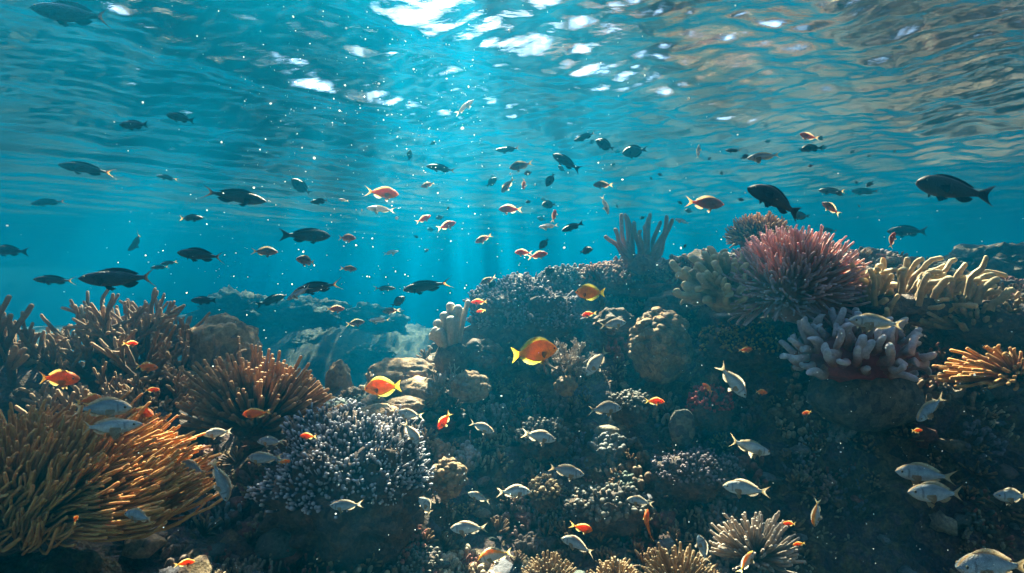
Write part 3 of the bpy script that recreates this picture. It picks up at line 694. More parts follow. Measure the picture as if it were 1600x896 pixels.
# --- uncounted growth on the rock
def rubble():
    g = np.random.default_rng(91); mb = MB(); v, f = ico(2)
    pal = np.array([(0.13, 0.08, 0.06), (0.24, 0.15, 0.09), (0.10, 0.085, 0.10), (0.17, 0.10, 0.08), (0.30, 0.22, 0.14), (0.08, 0.09, 0.07), (0.22, 0.07, 0.05), (0.20, 0.18, 0.17)])
    n = 1300
    y = 2.0 + 4.2 * g.random(n); x = (g.random(n) - 0.5) * 2 * (y * 0.95 + 0.3)
    xy = np.stack([x, y], 1); z = ground(xy); nn = ground_n(xy)
    for i in range(n):
        s = 0.018 + 0.04 * g.random() ** 2.5
        e = s * np.array([g.uniform(0.8, 1.7), g.uniform(0.8, 1.7), g.uniform(0.6, 1.1)])
        w_ = v * e * (1 + 0.3 * np.sin(v @ g.normal(0, 3, 3) + g.uniform(0, 6)) + 0.22 * np.sin(v @ g.normal(0, 6, 3)))[:, None]
        c = pal[g.integers(len(pal))] * g.uniform(0.7, 1.2)
        mb.add(w_ + np.array([x[i], y[i], z[i]]) + nn[i] * s * 0.2 + nn[i] * 0.01, [f], col=np.tile(c, (len(v), 1)), fin=np.zeros(len(v)))
    m, t, out = new_mat('encrusting_growth'); L = t.links
    a = N(t, 'ShaderNodeAttribute', attribute_name='col'); geo = N(t, 'ShaderNodeNewGeometry')
    n2 = N(t, 'ShaderNodeTexNoise', Scale=55.0, Detail=6.0, Roughness=0.7); L.new(geo.outputs['Position'], n2.inputs['Vector'])
    c = mixc(t, 0.9, a.outputs['Color'], ramp(t, n2.outputs[0], [(0.33, 0.4), (0.66, 1.4)]), 'MULTIPLY')
    b = N(t, 'ShaderNodeBump', Strength=1.0, Distance=0.02); L.new(n2.outputs[0], b.inputs['Height'])
    p = N(t, 'ShaderNodeBsdfPrincipled', Roughness=0.85); L.new(c, p.inputs['Base Color']); L.new(b.outputs[0], p.inputs['Normal']); L.new(p.outputs[0], out.inputs[0])
    tag(obj('coral_rubble', mb.mesh('coral_rubble'), m), kind='stuff')
    # crusts of short knobs grown over the rock in patches
    n = 520; y = 2.2 + 3.6 * g.random(n); x = (g.random(n) - 0.5) * 2 * (y * 0.9 + 0.2); k = 34
    cx = np.repeat(np.stack([x, y], 1), k, 0); rad = np.repeat(g.uniform(0.05, 0.17, n), k)
    aa = g.uniform(0, 6.28, n * k); rr_ = rad * np.sqrt(g.random(n * k)); q = cx + np.stack([np.cos(aa), np.sin(aa) * 0.8], 1) * rr_[:, None]
    z = ground(q); nn = ground_n(q); base = np.concatenate([q, z[:, None]], 1) + nn * 0.012
    r_k = np.repeat(np.exp(g.uniform(math.log(0.0055), math.log(0.019), n)), k) * g.uniform(0.6, 1.3, n * k)
    d = unit(nn + g.normal(0, 0.3, nn.shape) + np.array([0, 0, 0.25])); L_ = (r_k * np.repeat(g.uniform(1.6, 4.5, n), k))[:, None] + 0.02
    V, Fc, tip = tubes(base, base + nn * L_ * 0.5, base + d * L_, r_k, r_k * 0.95, 6, 3, 0.0, 0.12, 93)
    pc = pal[g.integers(0, len(pal), n)] * g.uniform(0.7, 1.5, (n, 1)); per = len(V) // (n * k)
    vc = np.repeat(np.repeat(pc, k, 0), per, 0) * (0.75 + 0.6 * np.clip(tip, 0, 1))[:, None]
    tag(obj('coral_crust', make_mesh('coral_crust', V, Fc, {'col': vc}), m), kind='stuff')
    # tufts of tiny branches
    n = 560
    y = 2.4 + 3.2 * g.random(n); x = (g.random(n) - 0.5) * 2 * (y * 0.9 + 0.2)
    xy = np.stack([x, y], 1); z = ground(xy); nn = ground_n(xy)
    k = 14
    base = np.repeat(np.concatenate([xy, z[:, None]], 1) + nn * 0.03, k, 0); nr = np.repeat(nn, k, 0)
    d = unit(nr + g.normal(0, 0.7, (n * k, 3)) + np.array([0, 0, 0.3])); L_ = np.repeat(g.uniform(0.04, 0.10, n), k)[:, None]
    V, Fc, tip = tubes(base, base + d * L_ * 0.5 + g.normal(0, 0.008, (n * k, 3)), base + d * L_, 0.006, 0.005, 5, 4, 0.2, 0.1, 92)
    tag(obj('coral_tufts', make_mesh('coral_tufts', V, Fc, {'tip': tip}), MC['brown']), kind='stuff')
rubble()

# ------------------------------------------------------------------ fish
M_FISH = fish_mat()
def sm(x, a, b): t = np.clip((x - a) / (b - a), 0, 1); return t * t * (3 - 2 * t)
def fish_mesh(kind, bend):
    """One continuous body of unit length along X (nose at +0.5), back up; fins and eyes in the same mesh."""
    K = FISH[kind]
    sN, aN = 30, 16
    s = np.linspace(0, 1, sN) ** 0.9                       # 0 nose .. 1 tail root
    px_ = np.array(K['s']); up = np.interp(s, px_, K['up']); dn = np.interp(s, px_, K['dn'])
    for _ in range(2):
        for a in (up, dn): a[1:-1] = 0.25 * a[:-2] + 0.5 * a[1:-1] + 0.25 * a[2:]
    wd = K['w'] * np.sin(np.pi * np.clip(s, 0, 1) ** 0.62) ** 0.8 * 0.96 + 0.012
    wd[0] = 0.004
    bodyL = 1 - K['tail'][0]
    xb = 0.5 - s * bodyL
    th_ = np.linspace(0, 2 * math.pi, aN, endpoint=False)
    cz_, sz_ = np.cos(th_), np.sin(th_)
    z = np.where(cz_[None] > 0, up[:, None], dn[:, None]) * cz_[None]
    y = wd[:, None] * np.sign(sz_)[None] * np.abs(sz_)[None] ** 0.9
    V = np.stack([np.repeat(xb[:, None], aN, 1), y, z], -1)
    rel = cz_[None] * np.ones((sN, 1))
    C = K['col'](np.repeat(s[:, None], aN, 1), rel)
    mb = MB()
    i = np.arange(sN * aN).reshape(sN, aN)
    q = np.stack([i[:-1], np.roll(i[:-1], -1, 1), np.roll(i[1:], -1, 1), i[1:]], -1).reshape(-1, 4)
    mb.add(V.reshape(-1, 3), [q, i[:1], i[-1:, ::-1]], col=C.reshape(-1, 3), fin=np.zeros(sN * aN))
    def fin(base, edge, c0, c1, th=0.006, ny=5):
        """base, edge: (n,3) curves; both faces of a thin tapering fin"""
        base = np.asarray(base, float); edge = np.asarray(edge, float); n = len(base)
        t = np.linspace(0, 1, ny)[:, None, None]
        S_ = base[None] * (1 - t) + edge[None] * t
        d1 = unit(np.gradient(S_, axis=1)); d2 = unit(np.gradient(S_, axis=0)); nr = unit(np.cross(d1, d2))
        for sg in (1, -1):
            W = S_ + sg * nr * th * (1 - 0.9 * t) * 0.5
            ray = 0.86 + 0.14 * np.cos(np.arange(n) * 2.4)[None, :, None]
            cc = (np.asarray(c0) * (1 - t) + np.asarray(c1) * t) * ray
            cc = np.broadcast_to(cc, S_.shape)
            j = np.arange(ny * n).reshape(ny, n)
            qq = np.stack([j[:-1, :-1], j[:-1, 1:], j[1:, 1:], j[1:, :-1]], -1).reshape(-1, 4)
            mb.add(W.reshape(-1, 3), [qq if sg > 0 else qq[:, ::-1]], col=cc.reshape(-1, 3), fin=np.broadcast_to(0.3 + 0.7 * t[:, :, 0], (ny, n)).ravel())
    fc, fe = K['fin'], K.get('edge', K['fin'])
    upf = lambda v: np.interp(v, s, up); dnf = lambda v: np.interp(v, s, dn)
    a, b, h, sh = K['dorsal']
    u = np.linspace(a, b, 15); prof = np.clip(np.sin(np.pi * np.linspace(0.06, 0.97, 15)) ** 0.55, 0, 1) * (1 - (1 - sh) * np.linspace(0, 1, 15))
    jag = 1 + 0.05 * np.cos(np.arange(15) * 3.0)
    x0 = 0.5 - u * bodyL
    fin(np.stack([x0, 0 * u, upf(u) * 0.93], 1), np.stack([x0 - 0.05, 0 * u, upf(u) + h * prof * jag], 1), fc, fe)
    a, b, h = K['anal']
    u = np.linspace(a, b, 9); prof = np.sin(np.pi * np.linspace(0.08, 0.95, 9)) ** 0.6; x0 = 0.5 - u * bodyL
    fin(np.stack([x0, 0 * u, -dnf(u) * 0.93], 1), np.stack([x0 - 0.06, 0 * u, -dnf(u) - h * prof], 1), fc, fe)
    tl, tspan, fork = K['tail']
    v = np.linspace(-1, 1, 17); r_ = up[-1]
    xe = -0.5 + tl
    edge_x = -0.5 + fork * tl * (1 - np.abs(v) ** 1.3) - 0.0
    be = np.stack([np.full(17, xe + 0.015), 0 * v, v * r_ * 0.9], 1)
    fin(be, np.stack([edge_x, 0.01 * np.sin(v * 3), np.sign(v) * np.abs(v) ** 0.85 * tspan], 1), K.get('tailc', fc), K.get('taile', fe), 0.012, 7)
    ps = K.get('pect', 0.30); wl = np.interp(ps, s, wd)
    for sg in (1, -1):
        w0 = np.stack([np.full(6, 0.5 - ps * bodyL), np.full(6, sg * wl * 0.93), np.linspace(-0.045, 0.0, 6) - 0.012], 1)
        ang = np.linspace(-0.75, 0.15, 6); Lp = K.get('pl', 0.14) * (0.75 + 0.25 * np.sin(np.linspace(0.3, 2.6, 6)))
        e0 = w0 + np.stack([-np.cos(ang) * Lp, np.full(6, sg * 0.05), np.sin(ang) * Lp], 1)
        fin(w0, e0, fc, fe, 0.004, 4)
        u = np.linspace(ps + 0.05, ps + 0.12, 5); x0 = 0.5 - u * bodyL
        fin(np.stack([x0, np.full(5, sg * 0.012), -dnf(u) * 0.94], 1), np.stack([x0 - 0.07, np.full(5, sg * 0.035), -dnf(u) - np.linspace(0.10, 0.04, 5) * K.get('pelv', 1)], 1), fc, fe, 0.004, 4)
    ev, ef = ico(2); es = K.get('eye', 0.105); er = K.get('er', 0.02)
    wl = np.interp(es, s, wd)
    for sg in (1, -1):
        zc = upf(es) * 0.32
        W = ev * np.array([er, er * 0.5, er]) + np.array([0.5 - es * bodyL, sg * (wl * 0.93), zc])
        rad = np.hypot(ev[:, 0], ev[:, 2])
        cc = np.where((rad < 0.62)[:, None], np.array([0.01, 0.01, 0.012]), np.array(K.get('iris', (0.5, 0.42, 0.25))))
        mb.add(W, [ef], col=cc, fin=np.zeros(len(ev)))
    me = mb.mesh(kind)
    # gentle swimming bend
    n = len(me.vertices); co = np.empty(n * 3, np.float32); me.vertices.foreach_get('co', co); co = co.reshape(-1, 3)
    t = np.clip(0.25 - co[:, 0], 0, 1); co[:, 1] += bend * t * t * 0.55 - bend * 0.02 * np.sin(co[:, 0] * 7)
    me.vertices.foreach_set('co', co.ravel()); me.update()
    me.materials.append(M_FISH)
    return me
def blend(a, b, t): return np.asarray(a) * (1 - t[..., None]) + np.asarray(b) * t[..., None]
def two(back, belly, head=None, lo=-0.3, hi=0.4, tailc=None):
    def f(s, r):
        c = blend(belly, back, sm(r, lo, hi))
        if head is not None: c = blend(c, np.asarray(head) * np.ones_like(c), (1 - sm(s, 0.10, 0.24)))
        g_ = np.exp(-((s - 0.25 - 0.05 * np.abs(r)) / 0.010) ** 2) * sm(0.8 - np.abs(r), 0, 0.3); c = c * (1 - 0.55 * g_)[..., None]
        m_ = np.exp(-((s - 0.035) / 0.02) ** 2) * np.exp(-((r + 0.15) / 0.12) ** 2); c = c * (1 - 0.6 * m_)[..., None]
        if tailc is not None: c = blend(c, np.asarray(tailc) * np.ones_like(c), sm(s, 0.78, 0.95))
        return c
    return f
def bream_col(back, belly, line):
    def f(s, r):
        c = blend(belly, back, sm(r, 0.15, 0.75))
        c = blend(c, np.asarray(line) * np.ones_like(c), sm(r, 0.90, 0.985))
        g_ = np.exp(-((s - 0.235) / 0.014) ** 2) * sm(0.75 - np.abs(r), 0, 0.3)
        c = blend(c, np.array([0.05, 0.06, 0.07]) * np.ones_like(c), 0.8 * g_)
        st = 0.5 + 0.5 * np.sin(r * 14); c = c * (0.88 + 0.12 * st)[..., None]
        return c
    return f
DEEP = dict(s=[0, .04, .12, .25, .42, .6, .78, .9, 1], up=[.004, .06, .135, .205, .235, .215, .14, .07, .045], dn=[.004, .045, .105, .17, .205, .195, .13, .065, .045])
MID = dict(s=[0, .04, .12, .25, .42, .6, .78, .9, 1], up=[.004, .045, .10, .148, .165, .145, .085, .045, .03], dn=[.004, .04, .085, .125, .14, .125, .075, .04, .03])
SLIM = dict(s=[0, .04, .12, .25, .42, .6, .78, .9, 1], up=[.004, .03, .062, .09, .10, .088, .055, .03, .022], dn=[.004, .03, .06, .085, .095, .08, .05, .03, .022])
BIG = dict(s=[0, .04, .12, .25, .42, .6, .78, .9, 1], up=[.008, .05, .095, .13, .14, .122, .08, .048, .036], dn=[.008, .04, .078, .108, .12, .105, .07, .045, .036])
OR, YE = (0.98, 0.38, 0.008), (0.98, 0.43, 0.012)
FISH = {
 'orange_tang': dict(DEEP, w=.075, tail=(.17, .17, .35), dorsal=(.14, .93, .085, .9), anal=(.45, .93, .085), fin=OR, edge=(0.10, 0.05, 0.02), tailc=YE, taile=YE, eye=.10, er=.02, iris=(.3, .1, .02), col=two((1.0, 0.43, 0.006), (1.0, 0.47, 0.008)), pl=.13),
 'orange_anthias': dict(MID, w=.07, tail=(.2, .15, .6), dorsal=(.22, .85, .05, .8), anal=(.6, .85, .06), fin=(0.80, 0.22, 0.03), col=two((0.85, 0.20, 0.01), (0.90, 0.27, 0.015)), er=.024),
 'red_anthias': dict(MID, w=.07, tail=(.2, .15, .6), dorsal=(.22, .85, .055, .8), anal=(.6, .85, .06), fin=(0.6, 0.10, 0.05), tailc=(0.7, 0.3, 0.05), taile=(.75, .4, .06), col=two((0.30, 0.05, 0.018), (0.42, 0.10, 0.03)), er=.024),
 'yellow_snapper': dict(MID, w=.075, tail=(.22, .17, .7), dorsal=(.2, .88, .055, .7), anal=(.6, .85, .06), fin=(0.8, 0.35, 0.02), edge=(0.8, 0.45, 0.08), col=two((0.75, 0.22, 0.05), (0.80, 0.36, 0.04)), er=.022),
 'silver_bream': dict(MID, w=.075, tail=(.19, .14, .62), dorsal=(.2, .86, .05, .75), anal=(.62, .86, .05), fin=(0.55, 0.50, 0.38), edge=(0.78, 0.50, 0.22), col=bream_col((0.30, 0.37, 0.42), (0.50, 0.62, 0.70), (0.80, 0.48, 0.18)), er=.024),
 'yellow_backed_bream': dict(MID, w=.075, tail=(.2, .15, .62), dorsal=(.2, .86, .05, .75), anal=(.62, .86, .05), fin=(0.75, 0.50, 0.15), edge=(0.80, 0.55, 0.12), col=bream_col((0.78, 0.50, 0.05), (0.66, 0.66, 0.66), (0.85, 0.35, 0.08)), er=.024),
 'silver_fusilier': dict(SLIM, w=.06, tail=(.18, .12, .75), dorsal=(.25, .85, .035, .7), anal=(.6, .86, .04), fin=(0.6, 0.55, 0.42), edge=(0.75, 0.55, 0.3), col=bream_col((0.36, 0.42, 0.44), (0.68, 0.74, 0.76), (0.8, 0.6, 0.35)), er=.02),
 'white_fish': dict(SLIM, w=.06, tail=(.19, .12, .75), dorsal=(.25, .85, .035, .7), anal=(.6, .86, .04), fin=(0.8, 0.75, 0.6), tailc=(.8, .6, .2), taile=(.8, .55, .15), col=two((0.78, 0.78, 0.76), (0.85, 0.86, 0.86)), er=.018),
 'dark_snapper': dict(BIG, w=.085, tail=(.19, .14, .45), dorsal=(.24, .86, .04, .75), anal=(.62, .84, .055), fin=(0.02, 0.025, 0.03), col=two((0.018, 0.022, 0.025), (0.035, 0.04, 0.045)), er=.013, pelv=.5, pl=.09),
 'dark_fusilier': dict(SLIM, w=.06, tail=(.2, .13, .8), dorsal=(.22, .84, .045, .6), anal=(.6, .84, .05), fin=(0.03, 0.03, 0.03), taile=(0.16, 0.07, 0.03), col=two((0.02, 0.025, 0.03), (0.05, 0.05, 0.05)), er=.014, pelv=.5, pl=.08),
 'damselfish': dict(DEEP, w=.085, tail=(.2, .12, .5), dorsal=(.2, .9, .06, .8), anal=(.5, .9, .06), fin=(0.02, 0.025, 0.03), col=two((0.02, 0.025, 0.03), (0.05, 0.05, 0.05)), er=.02, pelv=.6),
 'brown_wrasse': dict(MID, w=.07, tail=(.2, .13, .65), dorsal=(.2, .86, .045, .8), anal=(.6, .86, .05), fin=(0.16, 0.08, 0.05), tailc=(.55, .28, .05), taile=(.5, .25, .05), col=two((0.10, 0.06, 0.05), (0.30, 0.16, 0.10)), er=.022),
}
_fm = {}
_proto = {}
def fish(kind, px, py, Lpx, ang, d, label, group, yaw=None):
    g = random.Random(int(px * 7 + py * 13))
    if py < 448: d = min(d, (SURF_Z - CAM_Z - 0.11) / max((448 - py) / F, 1e-3))
    b = g.choice((-0.85, -0.5, -0.15, 0.2, 0.55, 0.9))
    if (kind, b) not in _fm: _fm[(kind, b)] = fish_mesh(kind, b)
    o = bpy.data.objects.new(kind, _fm[(kind, b)]); COL.objects.link(o)
    yj = g.uniform(-24, 24) if yaw is None else yaw
    Lr = Lpx / F * d / max(0.6, math.cos(math.radians(yj)))
    ang = ((ang + 180) % 360) - 180
    if abs(ang) <= 90: pitch, yw = ang, 0
    else: pitch, yw = (180 - abs(ang)) * (1 if ang > 0 else -1), 180
    o.rotation_euler = (math.radians(g.uniform(-8, 8)), -math.radians(pitch), math.radians(yw + yj))
    o.location = P(px, py, d); o.scale = (Lr,) * 3
    return tag(o, label, 'fish', group)

GD, GS, GO, GT, GX = 'dark fish swimming in open water', 'silver breams along the dark wall', 'orange and red anthias', 'orange tangs over the reef', 'small reef fish in the blue water'
FISHES = [
 # large dark fish in the water column
 ('dark_fusilier', 365, 307, 96, -8, 3.0, 'dark slender snapper with a forked tail high in the blue water, heading down', GD),
 ('dark_snapper', 478, 369, 76, 0, 3.2, 'stocky black snapper swimming level above the small brown wrasses', GD),
 ('dark_fusilier', 316, 399, 84, 174, 3.0, 'dark slim fish with a sunlit pale back between two darker fish', GD),
 ('dark_fusilier', 194, 436, 130, 180, 2.8, 'longest dark torpedo shaped fish just above the branching coral', GD),
 ('dark_fusilier', 87, 438, 56, 178, 3.6, 'smaller dark fish trailing in front of the long torpedo fish', GD),
 ('dark_fusilier', 666, 448, 78, 188, 2.9, 'dark fish with an orange tipped tail above the pale sea fingers', GD),
 ('dark_fusilier', 498, 449, 74, 190, 3.1, 'dark fish with a long forked tail crossing behind a pale headed fish', GD),
 ('silver_fusilier', 466, 458, 42, 212, 2.9, 'pale headed fish nosing down in front of the forked tail dark fish', GX),
 ('dark_fusilier', 690, 263, 50, 172, 3.0, 'dark fish with a crescent tail under the white sparkles', GD),
 ('dark_snapper', 1217, 313, 108, 160, 3.0, 'big black snapper, tail low, above the brown spiky dome coral', GD, 4),
 ('dark_snapper', 1490, 297, 128, 170, 3.0, 'biggest black snapper alone beneath the dark ripples', GD, 6),
 ('dark_snapper', 885, 254, 50, 148, 3.2, 'black fish rising head up among the scattered small fish', GD),
 ('dark_snapper', 1268, 232, 36, 184, 3.4, 'dark fish directly below the small red fish under the ripples', GD),
 ('dark_fusilier', 1298, 299, 42, 178, 4.4, 'flat dark teal fish between the two big black snappers', GD),
 ('brown_wrasse', 1300, 326, 34, 145, 3.6, 'dark brown fish rising head up beside the big snapper above the spiky dome', GD),
 ('dark_fusilier', 297, 341, 44, 0, 4.0, 'dark teal fish below the forked tail slender snapper', GD),
 ('dark_fusilier', 136, 264, 70, 175, 3.6, 'dim dark fish with one bright streak along its back', GD),
 ('dark_fusilier', 75, 316, 46, 190, 6.0, 'faint dark fish under the fish with the bright back streak', GD),
 ('dark_fusilier', 215, 378, 46, 215, 5.6, 'faint dark fish slanting nose down above the long torpedo fish', GD),
 ('dark_snapper', 283, 185, 46, 168, 3.0, 'faint dark fish just beneath the rippled surface, rear of a pair', GD),
 ('dark_snapper', 212, 196, 50, 180, 3.2, 'faint dark fish just beneath the rippled surface, leading a pair', GD),
 ('dark_snapper', 14, 392, 56, 178, 4.4, 'dim dark fish half cut off by the picture edge', GD),
 ('dark_snapper', 320, 470, 42, 180, 4.6, 'dark fish hovering before the hazy coral head', GD),
 ('dark_snapper', 423, 470, 42, 20, 4.2, 'dark fish climbing past the hazy coral head', GD),
 ('dark_fusilier', 502, 315, 38, 182, 3.6, 'dark fish facing the small white blob fish', GD),
 ('damselfish', 470, 293, 34, 140, 4.6, 'dim diamond shaped fish above the dark fish facing a white one', GD),
 ('white_fish', 537, 313, 17, 170, 3.2, 'tiny stubby white fish before the nose of no other fish', GX),
 ('dark_fusilier', 600, 451, 34, 0, 3.8, 'small dark fish behind the orange tailed dark fish', GD),
 ('damselfish', 622, 472, 26, 35, 3.7, 'small dark fish climbing, upper one of a close pair', GD),
 ('brown_wrasse', 612, 486, 28, 184, 3.7, 'small dark fish with a tan tail, lower one of a close pair', GD),
 ('white_fish', 592, 501, 34, 180, 3.6, 'thin white fish in front of the hazy coral heads', GX),
 ('brown_wrasse', 554, 505, 32, 8, 3.8, 'brown fish with a pinkish tail chasing the thin white fish', GX),
 ('dark_fusilier', 795, 234, 42, 180, 3.6, 'faint teal dark fish hanging below the pale surface patch', GD),
 ('dark_fusilier', 915, 214, 38, 195, 3.6, 'faint dark fish close under the surface above the rising black fish', GD),
 ('damselfish', 945, 227, 32, 155, 3.3, 'dark round fish with a glinting back, first of two under the surface', GD),
 ('damselfish', 992, 237, 38, 185, 3.3, 'dark speckled fish, second of two under the surface', GD),
 ('dark_fusilier', 1145, 236, 26, 180, 3.8, 'small faint dark fish between the thin vertical fish and the pale slender one', GD),
 ('dark_fusilier', 1350, 300, 44, 178, 6.2, 'faint grey fish behind the flat dark teal fish', GD),
 ('dark_snapper', 1420, 362, 56, 178, 6.6, 'faint wide dark fish low in the water behind the sprawling coral', GD),
 ('dark_fusilier', 1295, 360, 28, 172, 5.5, 'faint fish just over the top of the pink anemone', GD),
 ('damselfish', 1250, 338, 26, 175, 4.4, 'small dark fish touching the outline of the brown spiky dome', GD),
 ('dark_fusilier', 262, 278, 30, 172, 4.6, 'thin pale lined faint fish in the sun shafts', GD),
 ('dark_fusilier', 250, 418, 26, 185, 5.0, 'faint fish, lower of two behind the long torpedo fish', GD),
 ('dark_fusilier', 265, 411, 26, 190, 5.2, 'faint fish, upper of two behind the long torpedo fish', GD),
 # small coloured fish in the water column
 ('yellow_snapper', 597, 302, 54, -6, 2.6, 'bright orange yellow fish with a forked golden tail above the white fish', GX),
 ('white_fish', 595, 327, 46, 176, 2.7, 'white fish with a yellow tail just below the orange yellow fish', GX),
 ('silver_fusilier', 1192, 245, 54, 188, 2.9, 'pale green slender fish under the edge of the ripples', GX),
 ('red_anthias', 1100, 318, 60, -5, 2.8, 'large red fish with a raised fin swimming above the cream finger coral', GX),
 ('red_anthias', 1263, 214, 30, 165, 3.2, 'small red fish right below the dark ripples', GX),
 ('brown_wrasse', 412, 393, 42, -3, 3.3, 'brown reddish fish below the stocky black snapper, higher of two brown fish', GX),
 ('brown_wrasse', 481, 408, 42, 172, 3.3, 'brown fish with a lifted tail below the stocky black snapper', GX),
 ('red_anthias', 541, 372, 32, -3, 3.5, 'dusky red fish in front of the nose of the stocky black snapper', GX),
 ('brown_wrasse', 544, 420, 26, -5, 3.7, 'little brown fish alone below the dusky red fish', GX),
 ('red_anthias', 523, 483, 30, 0, 3.9, 'dark red fish in front of the hazy coral head', GX),
 ('red_anthias', 661, 343, 26, 28, 3.3, 'small orange fish climbing, paler of a climbing pair', GX),
 ('red_anthias', 697, 353, 32, 20, 3.2, 'red orange fish climbing, larger of a climbing pair', GX),
 ('brown_wrasse', 756, 373, 30, 205, 3.2, 'rust fish with a yellow tail nosing down over the blue gap', GX),
 ('red_anthias', 797, 327, 36, 178, 3.1, 'pinkish orange fish with a yellow tail swimming level in the middle', GX),
 ('red_anthias', 818, 395, 28, 178, 3.4, 'red fish above the violet mound, leading a close pair', GX),
 ('red_anthias', 840, 399, 32, 10, 3.4, 'orange brown fish above the violet mound, meeting the red one', GX),
 ('brown_wrasse', 814, 259, 38, 195, 3.2, 'brown fish with orange nose and tail under the surface glints', GX),
 ('damselfish', 768, 285, 22, 40, 3.5, 'dark oval fish beside the tan and dark diving fish', GX),
 ('brown_wrasse', 793, 290, 30, 232, 3.4, 'tan and dark fish diving steeply in mid water', GX),
 ('damselfish', 860, 281, 24, 240, 3.3, 'dark fish with a pale belly diving under the rising black fish', GX),
 ('red_anthias', 819, 287, 18, 262, 3.3, 'tiny orange fish hanging vertical in mid water', GX),
 ('brown_wrasse', 943, 289, 32, 180, 3.3, 'dusky reddish brown oval fish above the white striped vertical fish', GX),
 ('white_fish', 946, 320, 32, -72, 3.0, 'white and orange fish diving nearly vertical above the quill coral', GX),
 ('silver_fusilier', 1091, 238, 24, 84, 3.2, 'thin silver fish hanging upright under the ripples', GX),
 ('white_fish', 857, 354, 32, 186, 3.1, 'white bellied fish crossing a small orange fish', GX),
 ('red_anthias', 866, 338, 20, 80, 3.2, 'small orange fish standing upright behind the white bellied fish', GX),
 ('dark_snapper', 895, 355, 36, 200, 3.4, 'dark fish nosing down with lifted tail beside the white bellied fish', GX),
 ('damselfish', 850, 381, 22, 230, 3.6, 'dark oval fish above the orange brown pair', GX),
 ('damselfish', 915, 392, 22, 10, 3.8, 'small dark fish just above the brown coral shoulder', GX),
 ('damselfish', 858, 320, 24, 185, 3.9, 'ragged dark fish between the small orange upright fish and the surface', GX),
 ('brown_wrasse', 669, 289, 24, 195, 3.4, 'small dark fish with a yellow tail under the crescent tailed fish', GX),
 ('brown_wrasse', 763, 438, 28, 205, 3.7, 'dark fish with a yellow tail dropping toward the violet mound', GX),
 ('damselfish', 857, 425, 22, 20, 4.0, 'dark fish skimming the crest of the violet mound', GX),
 ('red_anthias', 1393, 376, 28, 70, 2.9, 'pinkish red fish rising steeply behind the sprawling coral', GX),
 ('silver_fusilier', 1066, 346, 24, 160, 4.0, 'faint pale fish below the large red fish', GX),
 ('white_fish', 725, 168, 36, 30, 2.6, 'white fish with spread fins gliding alone under the sun glitter', GX),
 ('dark_fusilier', 120, 24, 140, 172, 2.8, 'long dim fish with a lit back right under the surface', GX),
 ('silver_fusilier', 610, 395, 26, 10, 4.2, 'faint pale fish in the open blue below the red orange pair', GX),
 ('damselfish', 769, 445, 16, 230, 3.6, 'tiny dark fish tucked under the yellow tailed dropping fish', GX),
 ('damselfish', 640, 243, 16, 80, 3.4, 'tiny dark upright fish beside the sun shafts', GX),
 # orange tangs
 ('orange_tang', 835, 550, 74, 6, 2.6, 'biggest bright orange tang with a dark rimmed fin in the middle of the reef', GT, 10),
 ('orange_tang', 922, 458, 46, 178, 2.9, 'bright orange tang in front of the rust ridge', GT, -10),
 ('orange_tang', 598, 605, 56, 186, 2.7, 'orange tang with a yellow rim in front of the tan boulders', GT, 12),
 ('orange_anthias', 920, 491, 24, 190, 3.4, 'dull orange fish hiding beneath the tang at the rust ridge', GO),
 # anthias
 ('orange_anthias', 90, 592, 76, 0, 2.5, 'largest red orange anthias in front of the dark branching coral', GO),
 ('orange_anthias', 226, 574, 42, -3, 2.8, 'red orange anthias in the middle of the brown branching coral', GO),
 ('orange_anthias', 204, 537, 24, 0, 3.0, 'small orange anthias high among the brown branches', GO),
 ('orange_anthias', 236, 610, 24, 5, 2.9, 'small dark orange anthias under the one in the branches', GO),
 ('orange_anthias', 400, 647, 46, 184, 2.4, 'glowing orange anthias at the foot of the rust fan coral', GO),
 ('orange_anthias', 143, 625, 44, 10, 2.2, 'orange anthias above the grey fish on the yellow coral', GO),
 ('orange_anthias', 222, 644, 46, -8, 2.1, 'orange anthias at the top edge of the yellow coral', GO),
 ('orange_anthias', 695, 657, 36, 232, 2.6, 'orange anthias nosing down under the sea fingers', GO),
 ('orange_anthias', 1022, 627, 32, -3, 2.9, 'orange anthias in front of the dim grey rounded coral', GO),
 ('orange_anthias', 1188, 613, 24, -8, 2.8, 'small orange anthias beside the diving silver bream', GO),
 ('orange_anthias', 1165, 547, 24, 5, 3.1, 'small red orange anthias on the golden knob mound', GO),
 ('orange_anthias', 910, 826, 36, -18, 2.4, 'deep red orange anthias over the dim slope near the bottom', GO),
 ('orange_anthias', 482, 682, 28, 178, 2.3, 'round orange anthias by the small tan lump', GO),
 ('orange_anthias', 443, 722, 20, 0, 2.3, 'tiny orange anthias behind a dim silver bream', GO),
 ('yellow_backed_bream', 1276, 801, 44, -100, 2.3, 'orange and yellow fish diving vertically in the dark', GO),
 ('orange_anthias', 1010, 820, 28, 70, 2.5, 'thin orange fish seen edge on, standing upright', GO, 65),
 ('orange_anthias', 1262, 645, 18, 190, 2.8, 'tiny orange anthias at the rim of the big dim coral head', GO),
 ('orange_anthias', 1432, 673, 20, 0, 2.5, 'tiny glowing orange anthias under the bream at the coral head', GO),
 ('orange_anthias', 1235, 819, 24, 170, 2.4, 'dim orange anthias beside the vertical orange fish', GO),
 ('orange_anthias', 1249, 850, 18, 200, 2.3, 'tiny orange anthias at the foot of the dim finger coral', GO),
 ('orange_anthias', 288, 880, 28, 0, 2.1, 'dim red anthias at the bottom edge in deep shade', GO),
 ('orange_anthias', 265, 784, 22, 30, 2.0, 'small orange anthias climbing beside the yellow coral', GO),
 ('orange_anthias', 116, 813, 22, 40, 1.5, 'small bright orange anthias in front of the yellow coral', GO),
